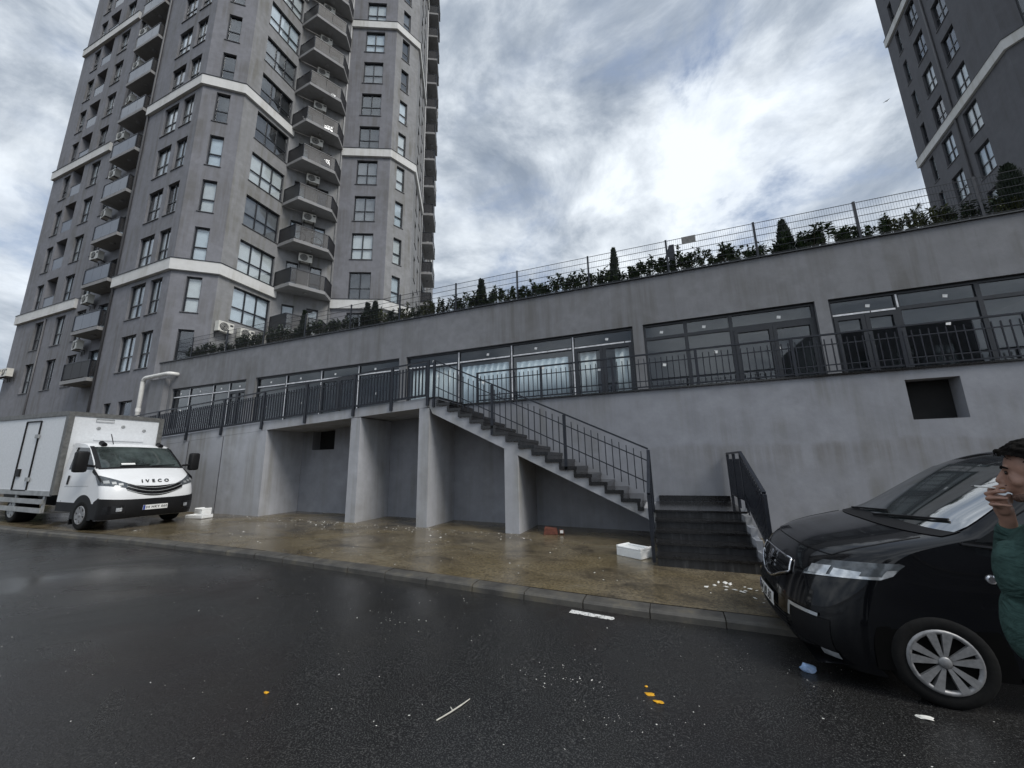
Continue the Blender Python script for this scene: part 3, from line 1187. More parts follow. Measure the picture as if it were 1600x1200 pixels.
def band(tower, pts, z, m='band_white', out=0.16, h=0.64):
    """projecting string course that follows the wall line pts (outside on the right)"""
    n = len(pts)
    offs = []
    for i in range(n):
        d = []
        for a, b in ((i - 1, i), (i, i + 1)):
            if 0 <= a and b < n:
                v = Vector((pts[b][0] - pts[a][0], pts[b][1] - pts[a][1])).normalized()
                d.append(Vector((v.y, -v.x)))
        q = d[0] if len(d) == 1 else (d[0] + d[1]) / (1 + d[0].dot(d[1]))
        offs.append((pts[i][0] + q.x * out, pts[i][1] + q.y * out))
    mb = MB()
    for i in range(n - 1):
        a, b, c, d = pts[i], pts[i + 1], offs[i + 1], offs[i]
        z0, z1 = z - h - 0.03, z - 0.03
        mb.hexa([(d[0], d[1], z0), (c[0], c[1], z0), (b[0], b[1], z0), (a[0], a[1], z0),
                 (d[0], d[1], z1), (c[0], c[1], z1), (b[0], b[1], z1), (a[0], a[1], z1)])
    o = mb.build('band', m, tower)
    cp = MB()
    for i in range(n - 1):
        a, b = pts[i], pts[i + 1]
        e = 1.2
        c = (b[0] + (offs[i + 1][0] - b[0]) * e, b[1] + (offs[i + 1][1] - b[1]) * e)
        d = (a[0] + (offs[i][0] - a[0]) * e, a[1] + (offs[i][1] - a[1]) * e)
        z0, z1 = z - 0.028, z + 0.004
        cp.hexa([(d[0], d[1], z0), (c[0], c[1], z0), (b[0], b[1], z0), (a[0], a[1], z0),
                 (d[0], d[1], z1), (c[0], c[1], z1), (b[0], b[1], z1), (a[0], a[1], z1)])
    cp.build('band_capping', 'frame_dark', o)
    return o


def balcony(tower, poly, z, mats, h=1.0, rail=True):
    """poly: plan outline of slab starting and ending at the wall; mats: panel material for each open edge"""
    s = MB()
    s.prism_xy(poly, z - 0.22, z - 0.015)
    sl = s.build('balcony', 'slab_grey', tower)
    for i, mt in enumerate(mats):
        a, b = Vector((*poly[i], z)), Vector((*poly[i + 1], z))
        d = (b - a).normalized()
        inn = Vector((-d.y, d.x, 0)) * 0.05
        a, b = a + inn + d * 0.03, b + inn - d * 0.03
        n = max(1, round((b - a).length / 1.1))
        for k in range(n):
            q0 = a + (b - a) * (k / n) + d * 0.012
            q1 = a + (b - a) * ((k + 1) / n) - d * 0.012
            p = MB()
            p.bar(q0 + Vector((0, 0, h / 2 + 0.02)), q1 + Vector((0, 0, h / 2 + 0.02)), 0.012, h - 0.08)
            p.build('panel', mt, sl)
        p = MB()
        p.bar(a + Vector((0, 0, h)), b + Vector((0, 0, h)), 0.05, 0.04)
        p.build('handrail', 'rail_dark', sl)
        for q in (a, b):
            p = MB()
            p.bar(q, q + Vector((0, 0, h - 0.022)), 0.04, 0.04)
            p.build('post', 'rail_dark', sl)
    lm = MB()
    cx = sum(p[0] for p in poly) / len(poly)
    cy = sum(p[1] for p in poly) / len(poly)
    lm.lathe([(0.13, 0.0), (0.13, -0.05), (0.06, -0.09)], (cx, cy, z - 0.222), 'z', 12)
    lm.build('ceiling_lamp', 'slab_grey', sl)
    return sl


def ac_mesh():
    c = MB()
    c.box(-0.40, 0.40, 0.0, 0.30, 0.0, 0.56)
    casing = c.mesh('casing', 'ac_white')
    f = MB()
    f.lathe([(0.225, 0.0), (0.225, -0.015), (0.20, -0.02), (0.06, -0.02)], (-0.10, -0.001, 0.28), 'y', 20)
    fan = f.mesh('fan_grille', 'ac_dark')
    r = MB()
    for rad in (0.06, 0.12, 0.18):
        r.tube([(-0.10 + rad * cos(a), -0.026, 0.28 + rad * sin(a)) for a in [2 * pi * i / 16 for i in range(17)]], 0.008, 4)
    ring = r.mesh('fan_ring', 'ac_white')
    l = MB()
    l.box(0.20, 0.36, -0.012, -0.001, 0.38, 0.48)
    lab = l.mesh('label_plate', 'ac_dark')
    b = MB()
    for x in (-0.28, 0.28):
        b.box(x - 0.02, x + 0.02, 0.0, 0.42, -0.045, -0.004)
        b.box(x - 0.02, x + 0.02, 0.40, 0.44, -0.30, -0.046)
    br = b.mesh('bracket', 'ac_dark')
    return casing, fan, ring, lab, br


ACM = ac_mesh()


def ac_unit(label, x, y, z, rotz, group=None):
    """x,y is the middle of the front; the local +Y axis points to the wall"""
    t = thing('air_conditioner', label, 'air conditioner', (x, y, z), (0, 0, rotz), group, local=True)
    put('casing', ACM[0], t)
    f = put('fan_grille', ACM[1], t)
    put('fan_ring', ACM[2], f)
    put('label_plate', ACM[3], t)
    put('bracket', ACM[4], t)
    return t


ORD = ['lowest', 'second', 'third', 'fourth', 'fifth', 'sixth', 'seventh', 'eighth', 'ninth', 'tenth', 'eleventh', 'twelfth', 'thirteenth']
LT = (-26.0, 14.0, 0.0)
tower = thing('apartment_tower', 'tall dark grey apartment tower with white bands and stacked balconies left of the sky', 'building', LT)
TOP = FL(16)
KS = range(0, 16)
P0, P1 = (-42.9, 12.0), (-29.2, 12.0)
P1b, A_, B_, C_, D_, E_, F_, H_ = (-29.2, 11.35), (-23.6, 11.25), (-21.95, 12.6), (-22.0, 15.95), (-20.1, 18.6), (-16.95, 20.05), (-16.2, 21.97), (-24.7, 38.1)
tower_face(tower, LT, P0, P1, 0.0, TOP, [(1.7, 2.7, 2, 2, 2, 99), (2.8, 3.95, 2, 2, 0, 1), (5.55, 6.8, 2, 2, 0, 99), (8.15, 9.3, 2, 2, 0, 99), (10.7, 12.4, 2, 1, 0, 99)], KS,
           'wall_tower', extra=[(8.9, 10.1, 4.2, 5.25)], deep=[(3.0, 4.55, 2, 99)])
mb = MB()
wall(mb, P1, P1b, 0.0, TOP, [])
mb.build('wall', 'wall_tower', tower, fix=False)
tower_face(tower, LT, P1b, A_, 0.0, TOP, [(1.90, 3.35, 2, 2, 0, 99), (3.80, 4.90, 2, 2, 0, 99)], KS, 'wall_tower',
           extra=[(1.4, 2.1, 4.0, 5.23), (2.8, 4.1, 4.0, 5.23)])
tower_face(tower, LT, A_, B_, 0.0, TOP, [(0.71, 1.42, 1, 2, 0, 99)], KS, 'wall_tower')
tower_face(tower, LT, B_, C_, 0.0, TOP, [(0.88, 3.12, 3, 2, 1, 99), (2.28, 3.2, 1, 2, 0, 0)], KS, 'wall_tower_lit')
tower_face(tower, LT, C_, D_, 0.0, TOP, [(0.43, 1.12, 1, 2, 0, 99), (1.83, 2.53, 1, 2, 0, 99)], KS, 'wall_tower_lit')
tower_face(tower, LT, D_, E_, 0.0, TOP, [(1.06, 2.55, 2, 2, 0, 99)], KS, 'wall_tower')
tower_face(tower, LT, E_, F_, 0.0, TOP, [(0.56, 1.22, 1, 2, 0, 99)], KS, 'wall_tower_lit')
tower_face(tower, LT, F_, H_, 0.0, TOP, [(1.3, 2.2, 1, 2, 0, 99), (3.3, 4.2, 1, 2, 0, 99), (6.4, 8.2, 2, 1, 0, 99), (11.0, 12.2, 2, 2, 0, 99), (14.4, 15.6, 2, 2, 0, 99)], KS, 'wall_tower_lit')
mb = MB()
wall(mb, H_, (-38.0, 40.0), 0.0, TOP, [])
wall(mb, (-38.0, 40.0), (-43.2, 30.0), 0.0, TOP, [])
wall(mb, (-43.2, 30.0), P0, 0.0, TOP, [])
mb.build('wall', 'wall_tower', tower, fix=False)
mb = MB()
mb.prism_xy([P0, P1, P1b, A_, B_, C_, D_, E_, F_, H_, (-38.0, 40.0), (-43.2, 30.0)], TOP + 0.003, TOP + 0.5)
mb.build('roof', 'wall_tower', tower)
FHu = Vector((H_[0] - F_[0], H_[1] - F_[1])).normalized()
fh = lambda s, o=0.0: (F_[0] + FHu.x * s + FHu.y * o, F_[1] + FHu.y * s - FHu.x * o)
for k in (2, 6, 10, 14):
    z = FL(k) + 0.03
    band(tower, [P0, (-34.9, 12.0)], z)
    band(tower, [(-29.2, 11.351), A_, B_, C_], z)
    band(tower, [D_, E_, F_, fh(5.3)], z)
    band(tower, [fh(10.0), H_], z)
for k in KS:
    z = FL(k)
    # loggia parapets of tinted glass
    if k >= 2:
        p = MB()
        p.box(-39.88, -38.37, 12.05, 12.065, z + 0.06, z + 0.92)
        p.build('loggia_glass', 'panel_tinted', tower)
        p = MB()
        p.box(-39.88, -38.37, 12.03, 12.085, z + 0.925, z + 0.96)
        p.build('loggia_rail', 'rail_dark', tower)
    # left stack of balconies
    balcony(tower, [(-32.3, 12.0), (-32.3, 11.08), (-29.45, 11.08), (-29.45, 12.0)], z + 0.05,
            ['panel_side', 'panel_tinted' if k else 'panel_side', 'panel_side'])
    # corner stack
    if k >= 1:
        balcony(tower, [(-21.98, 15.75), (-20.42, 15.64), (-19.5, 17.5), (-20.05, 18.55)], z + 0.05,
                ['panel_side', 'panel_perforated', 'panel_side'])
    if k >= 1:
        balcony(tower, [fh(5.9), fh(5.9, 1.0), fh(8.7, 1.0), fh(8.7)], z + 0.05, ['panel_side', 'panel_perforated', 'panel_side'])
p = MB()
p.box(-22.5 + 0.55, -22.5 + 0.56, 14.4, 15.9, 6.9, 7.75)
p.build('ground_terrace_screen', 'panel_perforated', tower)
for (px, py, mt, z0) in ((-29.12, 11.28, 'pipe_grey', 2.0), (-38.6, 11.95, 'pipe_grey', 2.0), (-20.12, 18.5, 'pipe_pale', 6.8), (*fh(5.2, 0.07), 'pipe_pale', 6.8)):
    p = MB()
    if px == -38.6:
        p.tube([(px, py, z0), (px, py, 12.0)], 0.05, 8)
    else:
        p.tube([(px, py, z0), (px, py, TOP)], 0.055, 8)
    p.build('downpipe', mt, tower, True)

# air conditioners on the tower
cu = Vector((D_[0] - C_[0], D_[1] - C_[1])).normalized()
for k in range(2, 11):
    s = 1.48
    o = 0.42
    ac_unit('small air conditioner above the %s corner balcony counting up from the hedge' % ORD[k - 2],
            C_[0] + cu.x * s + cu.y * o, C_[1] + cu.y * s - cu.x * o, FL(k) + 2.14, atan2(cu.y, cu.x))
for k in range(0, 11):
    ac_unit('air conditioner under the %s slab of the left balcony stack' % ORD[k],
            -32.75, 11.5, FL(k) + 2.16, radians(-8 + 6 * (k % 3)))
for i, (az, nm) in enumerate(((-59.25, 'left'), (-57.05, 'right'))):
    x0 = -22.0
    yy = -x0 / math.tan(radians(-az))
    ac_unit('%s of the two large white air conditioners low on the tower corner' % nm, -21.53, yy + 0.0, 8.95 - 0.03 * i, radians(90))
for i, nm in enumerate(('outer', 'inner')):
    ac_unit('%s of the two air conditioners at the far left edge of the tower' % nm, -42.3 + 0.9 * i, 11.52, 8.15, 0.0)

# second tower at the right
RT = (26.0, 30.0, 6.8)
tower2 = thing('apartment_tower', 'dark grey apartment tower with white bands cut off by the right picture edge', 'building', RT)
K0, K1, K2, K3 = (21.3, 36.8), (20.35, 26.7), (21.8, 25.2), (42.0, 25.2)
KS2 = range(0, 13)
TOP2 = FL(13)
tower_face(tower2, RT, K0, K1, 6.8, TOP2, [(1.26, 1.84, 1, 2, 0, 99), (3.01, 4.34, 2, 2, 0, 99), (5.67, 7.10, 2, 2, 0, 99)], KS2, 'wall_tower_far')
tower_face(tower2, RT, K1, K2, 6.8, TOP2, [(0.75, 1.45, 1, 2, 0, 99)], KS2, 'wall_tower_far')
tower_face(tower2, RT, K2, K3, 6.8, TOP2, [(2.0, 3.4, 2, 2, 0, 99), (5.0, 6.4, 2, 2, 0, 99)], KS2, 'wall_tower_far')
mb = MB()
wall(mb, K3, (42.0, 45.0), 6.8, TOP2, [])
wall(mb, (42.0, 45.0), (27.0, 45.0), 6.8, TOP2, [])
wall(mb, (27.0, 45.0), K0, 6.8, TOP2, [])
mb.build('wall', 'wall_tower_far', tower2, fix=False)
mb = MB()
mb.prism_xy([K0, K1, K2, K3, (42.0, 45.0), (27.0, 45.0)], TOP2 + 0.003, TOP2 + 0.4)
mb.build('roof', 'wall_tower_far', tower2)
for k in (2, 6, 10):
    band(tower2, [K0, K1, K2, K3], FL(k) + 0.03)
p = MB()
p.tube([(20.75, 31.74, 6.8), (20.75, 31.74, TOP2)], 0.06, 8)
p.build('downpipe', 'pipe_grey', tower2, True)

# block across the street, mirrored in the shop glass
OB = (21.0, -28.0, 0.0)
opp = thing('apartment_block', 'grey apartment block across the street mirrored in the shop windows', 'building', OB)
tower_face(opp, OB, (28.0, -24.0), (15.0, -24.0), -1.0, 13.6,
           [(s, s + 1.5, 2, 2, -1, 1) for s in (1.5, 4.5, 7.5, 10.5)], range(-1, 2), 'wall_tower')
mb = MB()
wall(mb, (15.0, -24.0), (15.0, -34.0), -1.0, 13.6, [])
wall(mb, (15.0, -34.0), (28.0, -34.0), -1.0, 13.6, [])
wall(mb, (28.0, -34.0), (28.0, -24.0), -1.0, 13.6, [])
mb.build('wall', 'wall_tower', opp, fix=False)
mb = MB()
mb.box(15, 28, -34, -24, 13.603, 14.0)
mb.build('roof', 'wall_tower', opp)
band(opp, [(28.0, -24.0), (15.0, -24.0)], FL(0) + 0.03)

# ------------------------------------------------------------------ garden fence
GY = 11.78
FX = [-24.0, -21.8, -19.2, -16.65, -14.1, -11.58, -9.13, -6.63, -4.20, -1.72, 0.68, 3.02, 5.34, 7.70, 10.1, 12.5]
fence = thing('mesh_fence', 'dark wire mesh fence with slim posts on top of the podium wall', 'fence', (-6.0, GY, 7.0))
pm = MB()
pm.box(-0.028, 0.028, -0.02, 0.02, 0, 1.30)
pme = pm.mesh('post', 'rail_dark')
for x in FX:
    put('post', pme, fence, (x + 6.0, 0, 0.0))
pc = {}
for a, b in zip(FX, FX[1:]):
    w = round(b - a, 2)
    if w not in pc:
        q = MB()
        n = int(w / 0.055)
        for i in range(1, n):
            xx = w * i / n
            q.add([(xx - 0.0022, -0.024, 0.03), (xx + 0.0022, -0.024, 0.03), (xx, -0.028, 0.03), (xx - 0.0022, -0.024, 1.27), (xx + 0.0022, -0.024, 1.27), (xx, -0.028, 1.27)],
                  [(0, 1, 4, 3), (1, 2, 5, 4), (2, 0, 3, 5)])
        for zz in (0.05, 0.25, 0.45, 0.65, 0.85, 1.05, 1.25):
            for yy in (-0.034, -0.018):
                q.bar((0.03, yy, zz), (w - 0.03, yy, zz), 0.006, 0.007)
        pc[w] = q.mesh('mesh_panel', 'rail_dark', fix=False)
    put('mesh_panel', pc[w], fence, (a + 6.0, 0, 0))

sg = MB()
sg.box(1.12, 1.50, GY - 0.055, GY - 0.042, 8.03, 8.26)
tag(sg.build('notice_plate', 'sign_grey'), 'small grey plate hung near the top of the mesh fence', 'sign')
one = thing('number_sign', 'black block numeral one standing up out of the hedge behind the fence', 'sign', (0.82, 12.35, 6.8))
om = MB()
om.prism_xz([(0.76, 6.8), (0.94, 6.8), (0.94, 8.42), (0.80, 8.42), (0.66, 8.05), (0.76, 8.05)], 12.33, 12.42)
om.build('numeral', 'rail_dark', one)

# ------------------------------------------------------------------ plants
def leaf(mb, c, d, n, L, w):
    d = d.normalized()
    s = d.cross(n)
    if s.length < 1e-3:
        s = Vector((1, 0, 0))
    s.normalize()
    up = s.cross(d)
    a = c
    m_ = c + d * (L * 0.5) + up * (L * 0.06)
    e = c + d * L
    mb.add([a, m_ + s * w, e, m_ - s * w], [(0, 1, 2), (0, 2, 3)])


def shrub_meshes(seed, h, rx, n_stems, per, L, m):
    r = random.Random(seed)
    stems, leaves = MB(), MB()
    for i in range(n_stems):
        a = r.uniform(0, 2 * pi)
        top = Vector((cos(a) * rx * r.uniform(0.2, 1.0), sin(a) * rx * 0.6 * r.uniform(0.2, 1), h * r.uniform(0.55, 1.0)))
        b0 = Vector((top.x * 0.3, top.y * 0.3, 0))
        mid = b0.lerp(top, 0.5) + Vector((r.uniform(-0.05, 0.05), r.uniform(-0.04, 0.04), 0.03))
        stems.tube([b0, mid, top], [0.009, 0.006, 0.003], 4, False)
        for j in range(per):
            t = r.uniform(0.22, 1.0) ** 0.7
            p = b0.lerp(mid, t * 2) if t < 0.5 else mid.lerp(top, t * 2 - 1)
            d = Vector((r.uniform(-1, 1), r.uniform(-1, 1), r.uniform(-0.25, 1.0)))
            leaf(leaves, p, d, Vector((r.uniform(-0.5, 0.5), r.uniform(-0.5, 0.5), 1)), L * r.uniform(0.6, 1.15), L * r.uniform(0.16, 0.26))
    return stems.mesh('stems', 'bark', fix=False), leaves.mesh('foliage', m, fix=False)


SPARSE = [shrub_meshes(30 + i, 0.95, 0.38, 9, 28, 0.14, 'leaf_laurel') for i in range(5)]
DENSE = [shrub_meshes(60 + i, 0.95, 0.42, 12, 34, 0.13, 'leaf_dark') for i in range(3)]
OLIVE = [shrub_meshes(80 + i, 0.95, 0.44, 12, 34, 0.13, 'leaf_olive') for i in range(2)]


def plant(name, label, cat, ms, x, y, z, s=1.0, rz=0.0, group=None, sz=None):
    t = thing(name, label, cat, (x, y, z), (0, 0, rz), group, local=True)
    t.scale = (s, s, sz or s)
    put('stems', ms[0], t)
    put('foliage', ms[1], t)
    return t


NTH = ['first', 'second', 'third', 'fourth', 'fifth', 'sixth', 'seventh', 'eighth', 'ninth', 'tenth', 'eleventh', 'twelfth', 'thirteenth', 'fourteenth', 'fifteenth',
       'sixteenth', 'seventeenth', 'eighteenth', 'nineteenth', 'twentieth', 'twenty-first', 'twenty-second', 'twenty-third', 'twenty-fourth', 'twenty-fifth', 'twenty-sixth']
cnt = {}
pr = random.Random(5)
x = -23.3
HZ = 7.2
while x < 10.0:
    if x < -13.5:
        ms, lab, gp, st = pr.choice(DENSE), 'dense dark hedge bush on the podium before the tower foot', 'dark hedge bushes before the tower', 0.42
        sc_, szz = pr.uniform(0.8, 1.0), pr.uniform(0.5, 0.95) if x < -19 else pr.uniform(0.85, 1.05)
    elif x < -10.4:
        ms, lab, gp, st = pr.choice(DENSE), 'dark leafy hedge bush just left of the twin clipped conifers', 'hedge bushes left of the twin conifers', 0.42
        sc_, szz = pr.uniform(0.85, 1.0), pr.uniform(0.8, 1.0)
    elif x < -7.0:
        ms, lab, gp, st = pr.choice(OLIVE + [DENSE[0]]), 'olive green hedge bush between the twin conifers and the open sky', 'olive hedge bushes by the tower edge', 0.46
        sc_, szz = pr.uniform(0.8, 1.0), pr.uniform(0.75, 0.95)
    elif x < 6.0:
        i = 0 if x < -5.4 else (1 if x < -0.8 else (2 if x < 3.7 else 3))
        ms = pr.choice(SPARSE)
        lab = ['sparse leafy shrub against the sky left of the first slim cypress', 'sparse leafy shrub between the first and second slim cypress',
               'sparse leafy shrub between the second slim cypress and the broad cypress', 'sparse leafy shrub right of the broad cypress'][i]
        gp, st = 'hedge shrubs in gap %s of the fence' % ['one', 'two', 'three', 'four'][i], 0.30
        sc_, szz = pr.uniform(0.8, 1.15), pr.uniform(0.7, 1.05)
    else:
        ms, lab, gp, st = pr.choice(OLIVE + [DENSE[1]]), 'dense olive bush under the right tower behind the fence', 'bushes under the right tower', 0.45
        sc_, szz = pr.uniform(0.8, 1.0), pr.uniform(0.7, 0.95)
    cnt[gp] = cnt.get(gp, 0) + 1
    lab = '%s from the left, %s' % (NTH[cnt[gp] - 1], lab)
    plant('hedge_shrub', lab, 'shrub', ms, x, GY + 0.36 + pr.uniform(-0.08, 0.12), HZ - 0.05, sc_, pr.uniform(0, 6.28), gp, szz)
    x += st * pr.uniform(0.85, 1.2)


def conifer_meshes(seed, h, r0, n, L, top=0.06):
    r = random.Random(seed)
    tr, fo = MB(), MB()
    tr.tube([(0, 0, 0), (0, 0, h * 0.95)], [0.04, 0.008], 6, False)
    for i in range(10):
        a, z = r.uniform(0, 6.28), h * r.uniform(0.1, 0.8)
        tr.tube([(0, 0, z), (cos(a) * r0 * 0.6 * (1 - z / h), sin(a) * r0 * 0.6 * (1 - z / h), z + 0.12)], [0.01, 0.003], 4, False)
    for i in range(n):
        t = r.random() ** 0.8
        a = r.uniform(0, 6.28)
        prof = (1 - t) ** 0.75 * min(1, 0.55 + t * 3)
        rad = r0 * (prof + top * (1 - t)) * (0.45 + 0.55 * r.random() ** 0.4) * (1 + 0.18 * sin(5 * a + t * 20))
        p = Vector((cos(a) * rad, sin(a) * rad, 0.05 + t * h * 0.95))
        d = Vector((cos(a) * 0.6 + r.uniform(-0.3, 0.3), sin(a) * 0.6 + r.uniform(-0.3, 0.3), 0.9))
        leaf(fo, p, d, Vector((cos(a), sin(a), 0.2)), L * r.uniform(0.6, 1.3), L * 0.24)
    return tr.mesh('trunk', 'bark', fix=False), fo.mesh('crown', 'leaf_conifer', fix=False)


SLIM = conifer_meshes(1, 1.55, 0.20, 1500, 0.11)
BROAD = conifer_meshes(2, 1.5, 0.34, 2200, 0.12)
PINE = conifer_meshes(3, 6.0, 1.5, 4200, 0.40)


def conifer(label, ms, x, y, z, s=1.0, sx=None, rz=0.0):
    t = thing('conifer_tree', label, 'tree', (x, y, z), (0, 0, rz), None, local=True)
    k = sx or s
    t.scale = (k, k, s)
    put('trunk', ms[0], t)
    put('crown', ms[1], t)
    return t


conifer('slim dark cypress against the sky left of the fence middle', SLIM, -5.83, 12.3, 6.9, 1.03, 1.25)
conifer('tallest slim cypress beside the brown pavilion roof', SLIM, -0.93, 12.3, 6.9, 1.12, 1.0, 1.0)
conifer('broad round cypress behind the fence near the hanging plate', BROAD, 3.86, 12.3, 6.9, 1.02, 0.85, 2.0)
conifer('bushy cypress in front of the right tower', BROAD, 8.72, 12.35, 6.9, 1.20, 1.2, 0.5)
conifer('left of the twin rounded conifers at the tower foot', SLIM, -11.15, 12.25, 6.9, 1.0, 1.2, 0.2)
conifer('right of the twin rounded conifers at the tower foot', SLIM, -10.75, 12.25, 6.9, 0.99, 1.25, 1.7)
conifer('tall airy conifer growing up the pale lamp post', SLIM, -14.75, 12.25, 6.9, 1.15, 1.3, 0.7)
conifer('dark tree at the left picture edge beyond the tower', PINE, -46.5, 14.5, 0.9, 1.12, 1.0)
conifer('low dark conifer behind the truck at the left picture edge', PINE, -34.5, 9.6, 0.6, 0.68, 0.55, 1.0)
conifer('small dark conifer peeping over the truck roof', PINE, -30.2, 9.8, 0.5, 0.55, 0.30, 2.0)
conifer('smaller dark conifer before the tower downpipe over the truck roof', PINE, -28.0, 9.8, 0.5, 0.52, 0.34, 3.0)

lp = thing('lamp_post', 'pale garden lamp post with a dark camera head before the corner balconies', 'lamp post', (-14.55, 12.2, 6.8))
p = MB()
p.tube([(-14.55, 12.2, 6.8), (-14.55, 12.2, 8.55), (-14.50, 12.2, 8.62)], 0.04, 8)
p.build('pole', 'lamp_post', lp, True)
p = MB()
p.box(-14.5, -14.3, 12.14, 12.26, 8.58, 8.66)
p.build('camera_head', 'black_plastic', lp)


def pavilion(label, x, y, z, w, d, h, m):
    t = thing('garden_pavilion', label, 'pavilion', (x, y, 6.8))
    r = MB()
    r.add([(x - w, y - d, z), (x + w, y - d, z), (x + w, y + d, z), (x - w, y + d, z), (x - w * 0.35, y, z + h), (x + w * 0.35, y, z + h)],
          [(0, 1, 5, 4), (1, 2, 5), (2, 3, 4, 5), (3, 0, 4), (3, 2, 1, 0)])
    r.build('roof', m, t)
    for sx in (-1, 1):
        for sy in (-1, 1):
            q = MB()
            q.box(x + sx * w * 0.85 - 0.06, x + sx * w * 0.85 + 0.06, y + sy * d * 0.85 - 0.06, y + sy * d * 0.85 + 0.06, 6.8, z + 0.01)
            q.build('post', 'bark', t)


pavilion('brown hipped pavilion roof just showing over the podium wall', -0.15, 16.6, 8.55, 1.75, 1.4, 0.75, 'roof_tile')
pavilion('grey green pavilion roof beside the foot of the right tower', 12.4, 20.5, 9.7, 1.6, 1.5, 1.2, 'roof_green')

# bicycle on a corner balcony
bz = FL(3) + 0.06
bk = thing('bicycle', 'dark bicycle parked behind the balcony screen beside the tower corner', 'bicycle', (-20.35, 16.35, bz))
d_ = Vector((0.42, 0.91, 0)).normalized()
base = Vector((-20.42, 16.05, bz))
for i, s in enumerate((0.0, 1.0)):
    c = base + d_ * s + Vector((0, 0, 0.33))
    q = MB()
    q.tube([c + d_ * (0.33 * cos(a)) + Vector((0, 0, 0.33 * sin(a))) for a in [2 * pi * j / 20 for j in range(21)]], 0.022, 5)
    q.build('wheel', 'tyre', bk)
h1 = base + Vector((0, 0, 0.33))
h2 = base + d_ + Vector((0, 0, 0.33))
st_, hd_, bb = base + d_ * 0.28 + Vector((0, 0, 0.85)), base + d_ * 0.82 + Vector((0, 0, 0.92)), base + d_ * 0.45 + Vector((0, 0, 0.32))
q = MB()
for a, b in ((st_, bb), (st_, hd_), (bb, hd_), (bb, h1), (st_, h1), (hd_, h2)):
    q.tube([a, b], 0.018, 6)
q.build('frame', 'silver', bk)
q = MB()
q.bar(st_ + Vector((0, 0, 0.06)) - d_ * 0.12, st_ + Vector((0, 0, 0.06)) + d_ * 0.12, 0.12, 0.05)
q.build('saddle', 'black_plastic', bk)
q = MB()
nv = Vector((-d_.y, d_.x, 0))
q.tube([hd_ + Vector((0, 0, 0.1)) - nv * 0.2, hd_ + Vector((0, 0, 0.12)), hd_ + Vector((0, 0, 0.1)) + nv * 0.2], 0.014, 6)
q.build('handlebar', 'black_plastic', bk)

# ------------------------------------------------------------------ vehicles
simple('van_glass', (0.020, 0.026, 0.027), 0.05, 0.0, 0.5, 2.0, spec=1.0)
M['van_glass'].node_tree.nodes['Principled BSDF'].inputs['IOR'].default_value = 3.0
simple('truck_glass', (0.045, 0.058, 0.056), 0.04, 0.0, 0.7, 2.2, spec=0.8)
simple('side_glass', (0.010, 0.011, 0.012), 0.04, 0.0, 0.3, 2.0, spec=0.7)


